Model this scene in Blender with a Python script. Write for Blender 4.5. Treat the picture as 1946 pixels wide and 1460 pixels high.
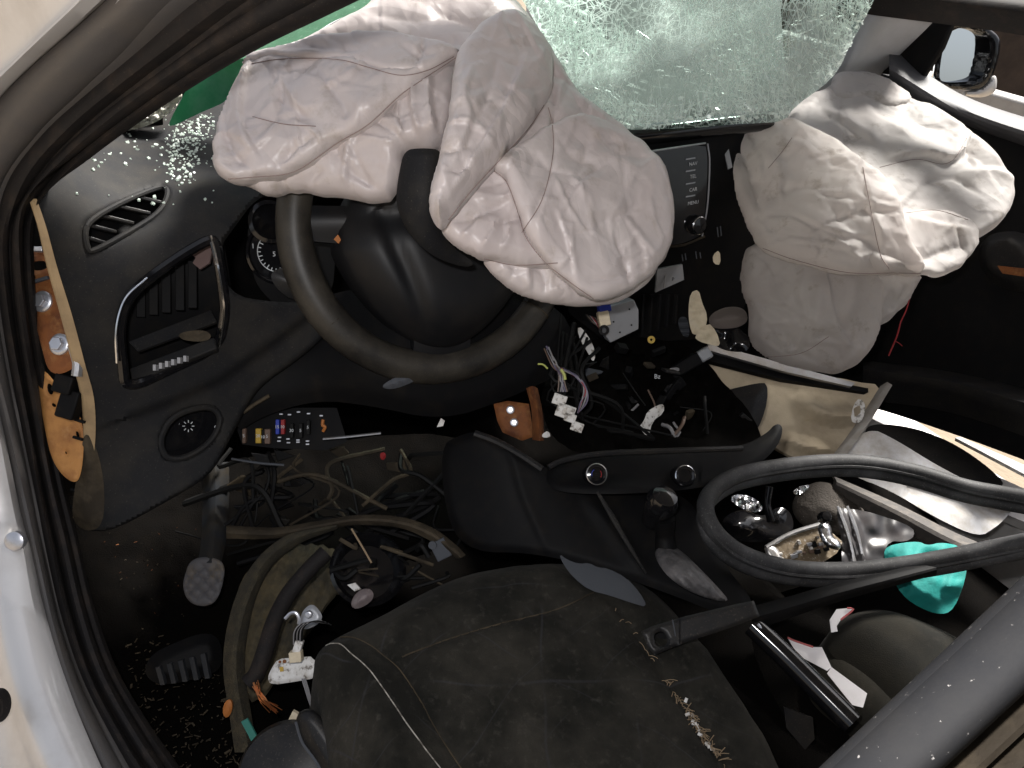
import bpy, bmesh, math, random
import numpy as np
from mathutils import Vector, Matrix, noise as mnoise

for o in list(bpy.data.objects): bpy.data.objects.remove(o, do_unlink=True)
scene = bpy.context.scene
COL = scene.collection
random.seed(7); RNG = np.random.default_rng(11)
R_ = math.radians

# ------------------------------------------------------------------ camera
# car axes: +X passenger side, +Y front of the car, +Z up (metres above the ground)
CAM = np.array([-.80, -.85, 1.21]); FPX = 1560.0
_y, _p, _r = R_(33.5), R_(30), R_(10.5)
_f = np.array([math.sin(_y)*math.cos(_p), math.cos(_y)*math.cos(_p), -math.sin(_p)])
_rt = np.array([math.cos(_y), -math.sin(_y), 0]); _up = np.cross(_rt, _f)
_R = math.cos(_r)*_rt + math.sin(_r)*_up; _U = -math.sin(_r)*_rt + math.cos(_r)*_up
cd = bpy.data.cameras.new('camera'); cam = bpy.data.objects.new('camera', cd); COL.objects.link(cam)
cd.sensor_width = 36; cd.lens = FPX/1946*36; cd.clip_start = .02; cd.clip_end = 400
cam.matrix_world = Matrix(((_R[0], _U[0], -_f[0], CAM[0]), (_R[1], _U[1], -_f[1], CAM[1]), (_R[2], _U[2], -_f[2], CAM[2]), (0, 0, 0, 1)))
scene.camera = cam

# ------------------------------------------------------------------ light
SUN_EL, SUN_AZ = 57, 70          # degrees; azimuth from +Y towards +X (sun on the passenger side)
w = bpy.data.worlds.new('World'); scene.world = w; w.use_nodes = True
nt = w.node_tree; bg = nt.nodes['Background']
sky = nt.nodes.new('ShaderNodeTexSky'); sky.sky_type = 'NISHITA'; sky.sun_disc = False
sky.sun_elevation = R_(SUN_EL); sky.sun_rotation = R_(SUN_AZ); sky.air_density = 1.0; sky.dust_density = 4.0; sky.ozone_density = 1.0
hsv = nt.nodes.new('ShaderNodeHueSaturation'); hsv.inputs['Saturation'].default_value = .4   # hazy, near-white sky
nt.links.new(sky.outputs[0], hsv.inputs['Color']); nt.links.new(hsv.outputs[0], bg.inputs[0]); bg.inputs[1].default_value = .055
sl = bpy.data.lights.new('sun', 'SUN'); so = bpy.data.objects.new('sun', sl); COL.objects.link(so)
sl.energy = 4.6; sl.angle = R_(12); sl.color = (1, .96, .9)
sd = Vector((math.sin(R_(SUN_AZ))*math.cos(R_(SUN_EL)), math.cos(R_(SUN_AZ))*math.cos(R_(SUN_EL)), math.sin(R_(SUN_EL))))
so.rotation_euler = sd.to_track_quat('Z', 'Y').to_euler(); so.location = (6, 4, 9)
# the camera's own flash, just above the lens
fl = bpy.data.lights.new('camera_flash', 'AREA'); fo = bpy.data.objects.new('camera_flash', fl); COL.objects.link(fo)
fl.shape = 'RECTANGLE'; fl.size = .035; fl.size_y = .02; fl.energy = 1.6; fl.color = (1, .97, .96)
fp = CAM + .055*_U - .045*_R
fo.matrix_world = Matrix(((_R[0], _U[0], -_f[0], fp[0]), (_R[1], _U[1], -_f[1], fp[1]), (_R[2], _U[2], -_f[2], fp[2]), (0, 0, 0, 1)))
vs = scene.view_settings; vs.view_transform = 'Standard'; vs.look = 'None'; vs.exposure = 1.7; vs.gamma = 1.0; vs.use_curve_mapping = False

# ------------------------------------------------------------------ geometry helpers
def rays(u, v):
    u = np.asarray(u, float); v = np.asarray(v, float)
    return _f + np.multiply.outer((u-973)/FPX, _R) - np.multiply.outer((v-730)/FPX, _U)
def P(u, v, t): return CAM + rays(u, v)*t
def nrm(a): a = np.asarray(a, float); return a/np.linalg.norm(a)
class Plane:
    """a real plane in the car: depth of a sight line where it meets the plane"""
    def __init__(s, p, n): s.p = np.asarray(p, float); s.n = nrm(n)
    def __call__(s, u, v): return ((s.p-CAM)@s.n)/(rays(u, v)@s.n)
    def pt(s, u, v): return CAM + rays(u, v)*s(u, v)
def PlaneAt(u, v, t, n): return Plane(P(u, v, t), n)
class TPS:
    """smooth surface through surveyed points (u, v, distance)"""
    def __init__(s, pts, lam=1e-4):
        a = np.asarray(pts, float); s.x = a[:, :2]/1000; n = len(a)
        K = s.k(s.x) + lam*np.eye(n); Q = np.c_[np.ones(n), s.x]
        M = np.block([[K, Q], [Q.T, np.zeros((3, 3))]])
        s.w = np.linalg.solve(M, np.r_[a[:, 2], 0, 0, 0])
    def k(s, q):
        r2 = ((q[:, None]-s.x[None])**2).sum(-1); return np.where(r2 > 1e-12, r2*np.log(np.maximum(r2, 1e-12)), 0)
    def __call__(s, u, v):
        u = np.asarray(u, float); sh = u.shape; q = np.c_[u.ravel(), np.asarray(v, float).ravel()]/1000
        return (s.k(q)@s.w[:-3] + s.w[-3] + q@s.w[-2:]).reshape(sh)
def chaikin(pts, it=2, closed=True):
    p = np.asarray(pts, float)
    for _ in range(it):
        a = p if closed else p[:-1]; b = np.roll(p, -1, 0) if closed else p[1:]
        q = np.empty((2*len(a), p.shape[1])); q[0::2] = .75*a+.25*b; q[1::2] = .25*a+.75*b
        p = q if closed else np.vstack([p[:1], q, p[-1:]])
    return p
def crspline(pts, n):
    """n points along a Catmull-Rom curve, evenly spaced"""
    p = np.asarray(pts, float)
    if len(p) == 2: return p[0]+(p[1]-p[0])*np.linspace(0, 1, n)[:, None]
    q = np.vstack([2*p[0]-p[1], p, 2*p[-1]-p[-2]]); out = []
    for i in range(1, len(q)-2):
        t = np.linspace(0, 1, 12, endpoint=False)[:, None]; a, b, c, d = q[i-1:i+3]
        out.append(.5*((2*b)+(c-a)*t+(2*a-5*b+4*c-d)*t*t+(3*b-a-3*c+d)*t**3))
    out = np.vstack(out+[p[-1:]]); L = np.r_[0, np.cumsum(np.linalg.norm(np.diff(out, axis=0), axis=1))]
    s = np.linspace(0, L[-1], n); return np.stack([np.interp(s, L, out[:, k]) for k in range(p.shape[1])], 1)
def segdist(pu, pv, poly, closed=True):
    """distance, nearest point, side sign and running length to a polyline"""
    a = np.asarray(poly, float)[:, :2]; b = np.roll(a, -1, 0) if closed else a[1:]
    if not closed: a = a[:-1]
    best = np.full(pu.shape, 1e18); nu = np.zeros(pu.shape); nv = np.zeros(pu.shape); sg = np.ones(pu.shape); rl = np.zeros(pu.shape)
    L = 0; tot = np.linalg.norm(b-a, axis=1).sum()
    for (ax, ay), (bx, by) in zip(a, b):
        dx, dy = bx-ax, by-ay; l2 = dx*dx+dy*dy+1e-12
        t = np.clip(((pu-ax)*dx+(pv-ay)*dy)/l2, 0, 1); qx, qy = ax+t*dx, ay+t*dy
        d = (pu-qx)**2+(pv-qy)**2; m = d < best
        best = np.where(m, d, best); nu = np.where(m, qx, nu); nv = np.where(m, qy, nv)
        sg = np.where(m, np.sign(dx*(pv-ay)-dy*(pu-ax)), sg); rl = np.where(m, (L+t*math.sqrt(l2))/tot, rl); L += math.sqrt(l2)
    return np.sqrt(best), nu, nv, sg, rl
def inside(pu, pv, poly):
    a = np.asarray(poly, float); b = np.roll(a, -1, 0); c = np.zeros(pu.shape, bool)
    for (ax, ay), (bx, by) in zip(a[:, :2], b[:, :2]):
        if ay == by: continue
        c ^= ((ay > pv) != (by > pv)) & (pu < (bx-ax)*(pv-ay)/(by-ay)+ax)
    return c
def vnoise(x, y, seed=0):
    r = np.random.default_rng(seed); tab = r.random((64, 64))
    xi = np.floor(x).astype(int); yi = np.floor(y).astype(int); fx = x-xi; fy = y-yi
    fx = fx*fx*(3-2*fx); fy = fy*fy*(3-2*fy); g = lambda i, j: tab[i % 64, j % 64]
    return (g(xi, yi)*(1-fx)+g(xi+1, yi)*fx)*(1-fy)+(g(xi, yi+1)*(1-fx)+g(xi+1, yi+1)*fx)*fy*1.0
def crumple(x, y, seed, n=7, f0=8, f1=40, amp=.004):
    """straight broken creases of a stiff cloth (x, y metres)"""
    r = np.random.default_rng(seed); h = np.zeros_like(x)
    for i in range(n):
        th = r.random()*math.pi; f = f0*(f1/f0)**(i/max(1, n-1)); ph = r.random()*9
        wx = x+.5/f*vnoise(x*f*.6+i, y*f*.6, seed+i); wy = y+.5/f*vnoise(x*f*.6, y*f*.6+i, seed+50+i)
        s = (wx*math.cos(th)+wy*math.sin(th))*f+ph; tri = np.abs((s % 1)-.5)*2
        m = np.clip((vnoise(x*f*.35+3*i, y*f*.35, seed+90+i)-.42)*4, 0, 1)
        h += amp*(f0/f)**.85*tri*m
    return h

class Mesh_:
    def __init__(s): s.v = []; s.f = []; s.n = 0
    def add(s, v, f):
        s.v.append(np.asarray(v, float)); s.f += [tuple(i+s.n for i in q) for q in f]; s.n += len(v); return s
    def box(s, c, d, ax=None, taper=None):
        """centre, full sizes, axes as rows"""
        ax = np.eye(3) if ax is None else np.asarray(ax, float); v = []
        for k in (-1, 1):
            for j, i in ((-1, -1), (-1, 1), (1, 1), (1, -1)):
                q = taper if (taper and k == 1) else 1
                v.append(np.asarray(c)+ax[0]*d[0]/2*i*q+ax[1]*d[1]/2*j*q+ax[2]*d[2]/2*k)
        return s.add(v, [(3, 2, 1, 0), (4, 5, 6, 7), (0, 1, 5, 4), (1, 2, 6, 5), (2, 3, 7, 6), (3, 0, 4, 7)])
    def tube(s, pts, r, seg=10, n=None, flat=1.0, up=None, cap=True, spline=True):
        p = np.asarray(pts, float); n = n or max(2, 6*len(p)); p = crspline(p, n) if spline else p; n = len(p)
        rr = np.interp(np.linspace(0, 1, n), np.linspace(0, 1, len(np.atleast_1d(r))), np.atleast_1d(r))
        tg = np.gradient(p, axis=0); tg /= np.linalg.norm(tg, axis=1)[:, None]+1e-12
        u0 = np.asarray(up if up is not None else (0, 0, 1), float)
        if abs(tg[0]@nrm(u0)) > .95: u0 = np.array([1., .2, 0])
        V = []; a = None
        for i in range(n):
            a = (u0 if a is None else a); a = a-tg[i]*(a@tg[i]); a = a/np.linalg.norm(a)
            if up is not None: a = nrm(u0-tg[i]*(u0@tg[i]))
            b = np.cross(tg[i], a)
            for k in range(seg):
                q = 2*math.pi*k/seg; V.append(p[i]+rr[i]*(a*math.sin(q)*flat+b*math.cos(q)))
        Fc = [(i*seg+k, i*seg+(k+1) % seg, (i+1)*seg+(k+1) % seg, (i+1)*seg+k) for i in range(n-1) for k in range(seg)]
        if cap: Fc += [tuple(range(seg-1, -1, -1)), tuple((n-1)*seg+k for k in range(seg))]
        return s.add(V, Fc)
    def lathe(s, c, axis, prof, seg=32, x=None, sx=1, sy=1, ring=False):
        """profile of (radius, height along axis)"""
        ax = nrm(axis); a = nrm(np.cross(ax, x if x is not None else ((0, 0, 1) if abs(ax[2]) < .9 else (1, 0, 0)))); b = np.cross(ax, a)
        V = [np.asarray(c)+ax*h+r*(a*math.cos(2*math.pi*k/seg)*sx+b*math.sin(2*math.pi*k/seg)*sy) for r, h in prof for k in range(seg)]
        m = len(prof); Fc = [(i*seg+k, i*seg+(k+1) % seg, (i+1)*seg+(k+1) % seg, (i+1)*seg+k) for i in range(m-1) for k in range(seg)]
        if ring: Fc += [((m-1)*seg+k, (m-1)*seg+(k+1) % seg, (k+1) % seg, k) for k in range(seg)]
        else: Fc += [tuple(range(seg-1, -1, -1)), tuple((m-1)*seg+k for k in range(seg))]
        return s.add(V, Fc)
    def loft(s, curves, n=60, sub=4, thick=0, dirn=None, closed=False):
        """surface through several curves given as world points"""
        cs = [crspline(c, n) for c in curves]; cs = np.array(cs); m = (len(cs)-1)*sub+1
        g = np.array([crspline(cs[:, i], m) for i in range(n)])     # n x m x 3
        V = g.reshape(-1, 3); Fc = [(i*m+j, i*m+j+1, (i+1)*m+j+1, (i+1)*m+j) for i in range(n-1) for j in range(m-1)]
        if thick:
            d = nrm(dirn)*thick; k = len(V); V = np.vstack([V, V+d])
            Fc += [tuple(k+q for q in f[::-1]) for f in Fc]
            e = [(i*m, (i+1)*m) for i in range(n-1)]+[((i+1)*m+m-1, i*m+m-1) for i in range(n-1)]+[(j+1, j) for j in range(m-1)]+[((n-1)*m+j, (n-1)*m+j+1) for j in range(m-1)]
            Fc += [(a, b, b+k, a+k) for a, b in e]
        return s.add(V, Fc)
    def prism(s, poly3, d):
        """a polygon of world points pushed along vector d"""
        p = np.asarray(poly3, float); k = len(p); V = np.vstack([p, p+np.asarray(d)])
        return s.add(V, [tuple(range(k)), tuple(range(2*k-1, k-1, -1))]+[(i, i+k, (i+1) % k+k, (i+1) % k) for i in range(k)])
    def plate(s, px, T, thick, n=None):
        """flat piece with a given outline on a plane, thickness away from the viewer"""
        p = np.array([CAM+rays(u, v)*float(T(u, v)) for u, v in px]); nn = T.n if isinstance(T, Plane) else nrm(n)
        if nn@(_f) > 0: nn = -nn
        return s.prism(p, -nn*thick)
    def relief(s, outline, T, step=6, holes=(), h=None, n=None, thick=.006, smooth=2, pillow=None, hsmooth=2):
        ol = chaikin(outline, smooth) if smooth else np.asarray(outline, float)
        hs = [chaikin(q, hsmooth) if hsmooth else np.asarray(q, float) for q in holes]
        u0, v0 = ol.min(0)-step; u1, v1 = ol.max(0)+step
        U, V = np.meshgrid(np.arange(u0, u1+step, step), np.arange(v0, v1+step, step), indexing='ij')
        cu, cv = U[:-1, :-1]+step/2, V[:-1, :-1]+step/2; keep = inside(cu, cv, ol)
        for q in hs: keep &= ~inside(cu, cv, q)
        nU, nV = U.shape; cnt = np.zeros((nU, nV), int)
        for i, j in ((0, 0), (1, 0), (0, 1), (1, 1)): cnt[i:nU-1+i, j:nV-1+j] += keep
        d, nu, nv, _, _ = segdist(U, V, ol)
        for q in hs:
            d2, a2, b2, _, _ = segdist(U, V, q); m = d2 < d; d = np.where(m, d2, d); nu = np.where(m, a2, nu); nv = np.where(m, b2, nv)
        bd = (cnt > 0) & (cnt < 4) & (d < 1.6*step); U = np.where(bd, nu, U); V = np.where(bd, nv, V); d = np.where(bd, 0, d)
        idx = np.full((nU, nV), -1); used = cnt > 0; idx[used] = np.arange(used.sum())
        u, v, dd = U[used], V[used], d[used]; t = T(u, v); base = CAM+rays(u, v)*t[:, None]
        n = nrm(-rays(u.mean(), v.mean())) if n is None else nrm(n); dm = dd*t/FPX
        hh = h(u, v, dm, base) if h else np.zeros(len(u)); front = base+np.multiply.outer(hh, n)
        k = len(u); ci, cj = np.nonzero(keep)
        q = np.stack([idx[ci, cj], idx[ci, cj+1], idx[ci+1, cj+1], idx[ci+1, cj]], 1); Fc = [tuple(r) for r in q.tolist()]
        if pillow == 'open': s.add(front, Fc)
        elif pillow:
            back = base-np.multiply.outer(pillow(dm), n); bidx = np.where(dd > 0, np.arange(k)+k, np.arange(k))
            Fc += [tuple(bidx[x] for x in r[::-1]) for r in q.tolist()]; s.add(np.vstack([front, back]), Fc)
        else:
            th = thick; back = front-np.multiply.outer(np.full(k, th), n)
            Fc += [tuple(x+k for x in r[::-1]) for r in q.tolist()]
            es = {}
            for r in q.tolist():
                for a, b in zip(r, r[1:]+r[:1]): es[(a, b)] = 1
            Fc += [(b, a, a+k, b+k) for (a, b) in es if (b, a) not in es]; s.add(np.vstack([front, back]), Fc)
        return s
    def build(s, name, m, parent=None, smooth=True, ang=38, bevel=0, subs=0):
        V = np.vstack(s.v); me = bpy.data.meshes.new(name)
        org = np.array(parent_loc(parent)) if parent else np.array([(V[:, 0].min()+V[:, 0].max())/2, (V[:, 1].min()+V[:, 1].max())/2, V[:, 2].min()])
        me.from_pydata((V-org).tolist(), [], s.f); me.validate(); me.update()
        ms = m if isinstance(m, (list, tuple)) else [m]
        for q in ms: me.materials.append(q)
        bm = bmesh.new(); bm.from_mesh(me); bmesh.ops.recalc_face_normals(bm, faces=bm.faces[:]); bm.to_mesh(me); bm.free()
        if smooth:
            me.polygons.foreach_set('use_smooth', [True]*len(me.polygons)); me.set_sharp_from_angle(angle=R_(ang))
        o = bpy.data.objects.new(name, me); COL.objects.link(o)
        if parent: o.parent = parent
        else: o.location = org
        if bevel:
            b = o.modifiers.new('bevel', 'BEVEL'); b.width = bevel; b.segments = 2; b.limit_method = 'ANGLE'; b.angle_limit = R_(35)
        return o
def parent_loc(p):
    l = Vector((0, 0, 0))
    while p: l += p.location; p = p.parent
    return l
M = Mesh_
def tag(o, label, cat, group=None):
    o['label'] = label; o['category'] = cat
    if group: o['group'] = group
    return o
def struct(o): o['kind'] = 'structure'; return o
def stuff(o): o['kind'] = 'stuff'; return o
def thing(name, loc, label, cat, group=None):
    o = bpy.data.objects.new(name, None); o.empty_display_size = .05; COL.objects.link(o); o.location = Vector([float(x) for x in loc]); return tag(o, label, cat, group)
def frame(n, upv=(0, 0, 1)):
    """right, up, normal rows for a face whose normal is n"""
    n = nrm(n); r = nrm(np.cross(upv, n)); return np.array([r, np.cross(n, r), n])
def text(s, at, size, ax, m, parent, name='lettering', ext=.0003, align='CENTER'):
    c = bpy.data.curves.new(name, 'FONT'); c.body = s; c.size = size; c.extrude = ext; c.align_x = align; c.align_y = 'CENTER'; c.resolution_u = 2
    t = bpy.data.objects.new(name, c); COL.objects.link(t); dg = bpy.context.evaluated_depsgraph_get(); me = bpy.data.meshes.new_from_object(t.evaluated_get(dg))
    COL.objects.unlink(t); bpy.data.objects.remove(t)
    o = bpy.data.objects.new(name, me); COL.objects.link(o); me.materials.clear(); me.materials.append(m)
    mw = Matrix(((ax[0][0], ax[1][0], ax[2][0], 0), (ax[0][1], ax[1][1], ax[2][1], 0), (ax[0][2], ax[1][2], ax[2][2], 0), (0, 0, 0, 1)))
    me.transform(mw); l = Vector([float(x) for x in at])-parent_loc(parent); me.transform(Matrix.Translation(l)); o.parent = parent
    return o

# ------------------------------------------------------------------ materials
def mat(name, col, rough=.5, metal=0., spec=.4, bump=None, dust=None, dust2=None, trans=0., coat=0., alpha=None, sheen=0.):
    m = bpy.data.materials.new(name); m.use_nodes = True; n = m.node_tree; b = n.nodes['Principled BSDF']; L = n.links.new
    b.inputs['Roughness'].default_value = rough; b.inputs['Metallic'].default_value = metal; b.inputs['Specular IOR Level'].default_value = spec
    b.inputs['Coat Weight'].default_value = coat; b.inputs['Sheen Weight'].default_value = sheen
    tc = n.nodes.new('ShaderNodeTexCoord'); src = None
    rgb = n.nodes.new('ShaderNodeRGB'); rgb.outputs[0].default_value = (*col, 1); src = rgb.outputs[0]
    for dd in (dust, dust2):
        if not dd: continue
        dc, sc, lo, hi, am = dd[:5]
        if dd is dust2 and lo > .6: lo, hi = lo-.09, hi-.09
        t = n.nodes.new('ShaderNodeTexNoise'); t.inputs['Scale'].default_value = sc; t.inputs['Detail'].default_value = 6; t.inputs['Roughness'].default_value = .65
        L(tc.outputs['Object'], t.inputs['Vector'])
        r = n.nodes.new('ShaderNodeMapRange'); r.inputs['From Min'].default_value = lo; r.inputs['From Max'].default_value = hi; r.inputs['To Max'].default_value = am
        L(t.outputs['Fac'], r.inputs['Value']); mx = n.nodes.new('ShaderNodeMix'); mx.data_type = 'RGBA'
        L(r.outputs[0], mx.inputs['Factor']); L(src, mx.inputs[6]); mx.inputs[7].default_value = (*dc, 1); src = mx.outputs[2]
    L(src, b.inputs['Base Color'])
    if bump:
        t = n.nodes.new('ShaderNodeTexNoise'); t.inputs['Scale'].default_value = bump[0]; t.inputs['Detail'].default_value = 5
        L(tc.outputs['Object'], t.inputs['Vector']); bp = n.nodes.new('ShaderNodeBump'); bp.inputs['Strength'].default_value = bump[1]; bp.inputs['Distance'].default_value = bump[2] if len(bump) > 2 else .001
        L(t.outputs['Fac'], bp.inputs['Height']); L(bp.outputs[0], b.inputs['Normal'])
    if trans:
        tr = n.nodes.new('ShaderNodeBsdfTranslucent'); L(src, tr.inputs['Color']); ms = n.nodes.new('ShaderNodeMixShader'); ms.inputs[0].default_value = trans
        out = n.nodes['Material Output']; L(b.outputs[0], ms.inputs[1]); L(tr.outputs[0], ms.inputs[2]); L(ms.outputs[0], out.inputs['Surface'])
    if alpha is not None: b.inputs['Alpha'].default_value = alpha
    return m
DUSTC = (.16, .125, .085)
K = {}
K['plastic'] = mat('dusty_black_plastic', (.0085, .0085, .0095), .45, spec=.3, bump=(900, .25, .0004), dust=((.03, .026, .02), 30, .42, .75, .55), dust2=((.12, .1, .08), 420, .68, .78, .5))
K['dash'] = mat('grained_dash_plastic', (.0075, .0077, .0088), .7, spec=.22, bump=(1500, .35, .0003), dust=((.03, .026, .02), 18, .42, .7, .55), dust2=((.12, .11, .09), 500, .7, .8, .4))
K['black'] = mat('plain_black_plastic', (.0035, .0035, .004), .62, spec=.12, bump=(300, .2, .0005), dust=((.014, .011, .008), 40, .5, .8, .6))
K['deep'] = mat('dark_carpet', (.0025, .0022, .002), .95, spec=.03, bump=(600, .8, .002), dust=((.0035, .0028, .0022), 34, .48, .7, .7), dust2=((.006, .0048, .0035), 420, .68, .76, .5))
K['rubber'] = mat('door_seal_rubber', (.011, .0095, .0095), .75, spec=.2, bump=(200, .2, .0006), dust=((.06, .042, .03), 25, .48, .8, .5), dust2=((.2, .17, .13), 600, .72, .8, .5))
K['flange'] = mat('grey_brown_pillar_plastic', (.066, .062, .061), .55, bump=(500, .15, .0005), dust=((.09, .078, .068), 20, .4, .75, .6), dust2=((.2, .17, .14), 500, .72, .8, .5))
K['gloss'] = mat('gloss_black', (.006, .006, .007), .12, spec=.5, dust=((.04, .035, .03), 60, .5, .8, .3))
K['silver'] = mat('silver_paint', (.62, .61, .605), .42, .35, bump=(60, .08, .002), coat=.6, dust=((.3, .27, .24), 9, .45, .8, .5))
K['chrome'] = mat('dusty_chrome', (.62, .63, .65), .16, 1., dust=((.1, .09, .08), 60, .5, .85, .6))
K['steel'] = mat('zinc_bolt', (.55, .56, .6), .38, .8, bump=(200, .1), dust=((.3, .28, .26), 90, .5, .8, .5))
K['rust'] = mat('rusty_steel', (.2, .068, .018), .75, .1, bump=(160, .5, .0012), dust=((.085, .027, .012), 28, .4, .62, .9), dust2=((.3, .14, .045), 70, .52, .72, .7))
K['rustlight'] = mat('orange_rust_steel', (.42, .2, .06), .7, .1, bump=(150, .35, .001), dust=((.2, .075, .025), 24, .45, .7, .85), dust2=((.5, .3, .13), 60, .55, .75, .5))
K['beige'] = mat('tan_panel_edge', (.34, .24, .13), .6, bump=(200, .2), dust=((.14, .1, .06), 25, .42, .75, .7))
K['seat'] = mat('dirty_seat_fabric', (.008, .0078, .0065), .85, spec=.1, sheen=.02, bump=(700, .5, .001), dust=((.022, .019, .013), 9, .4, .72, .75), dust2=((.03, .026, .022), 120, .55, .8, .5))
K['bag'] = None
K['white'] = mat('white_plastic', (.62, .61, .59), .5, bump=(120, .15), dust=((.3, .26, .2), 60, .45, .68, .7), dust2=((.1, .08, .06), 130, .62, .7, .8))
K['cream'] = mat('cream_connector', (.6, .52, .38), .5, dust=((.3, .24, .15), 70, .45, .8, .6))
K['grey'] = mat('grey_metal_box', (.3, .31, .33), .45, .4, dust=((.16, .15, .14), 40, .5, .8, .5))
K['tan'] = mat('tan_glovebox_plastic', (.5, .42, .3), .75, bump=(500, .4, .001), dust=((.2, .15, .1), 14, .42, .75, .6), dust2=((.5, .44, .34), 300, .6, .75, .5))
K['dustyalu'] = mat('dusty_aluminium', (.42, .42, .43), .38, .85, bump=(220, .2), dust=((.3, .26, .2), 35, .4, .75, .6))
K['teal'] = mat('teal_cloth', (.004, .2, .18), .75, bump=(300, .4), dust=((.002, .09, .085), 40, .4, .8, .6))
K['red'] = mat('red_wire', (.22, .012, .014), .6); K['blue'] = mat('blue_plastic', (.015, .035, .3), .45); K['yellow'] = mat('yellow_plastic', (.4, .26, .03), .45)
K['orange'] = mat('orange_plastic', (.35, .12, .025), .6); K['violet'] = mat('violet_wire', (.1, .085, .14), .5); K['greyw'] = mat('grey_wire', (.2, .195, .2), .5)
K['blackw'] = mat('black_wire', (.005, .005, .005), .6, spec=.15); K['yg'] = mat('yellow_green_wire', (.35, .38, .08), .5); K['brownw'] = mat('brown_wire', (.11, .07, .05), .5)
K['copper'] = mat('copper_wire', (.55, .22, .09), .35, .9); K['paper'] = mat('white_paper', (.72, .7, .71), .8, dust=((.45, .42, .42), 30, .5, .8, .5))
K['pcb'] = mat('dirty_circuit_board', (.12, .09, .055), .55, .3, bump=(250, .5), dust=((.45, .42, .38), 260, .58, .66, .8))
K['foil'] = mat('crumpled_foil', (.65, .65, .66), .2, 1.0, bump=(120, .6, .003), dust=((.08, .07, .06), 60, .5, .7, .8))
K['brown'] = mat('muddy_rubber', (.028, .022, .015), .8, spec=.2, bump=(120, .6, .002), dust=((.085, .066, .042), 22, .42, .68, .8))
K['softgrey'] = mat('grey_plastic_scrap', (.055, .06, .07), .8, bump=(700, .3))
K['print'] = mat('pale_print', (.5, .52, .54), .6); K['thread'] = mat('white_thread', (.36, .34, .3), .9, dust=((.06, .05, .04), 120, .42, .62, .85)); K['tearf'] = mat('frayed_fibre', (.22, .16, .1), .9)

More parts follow.
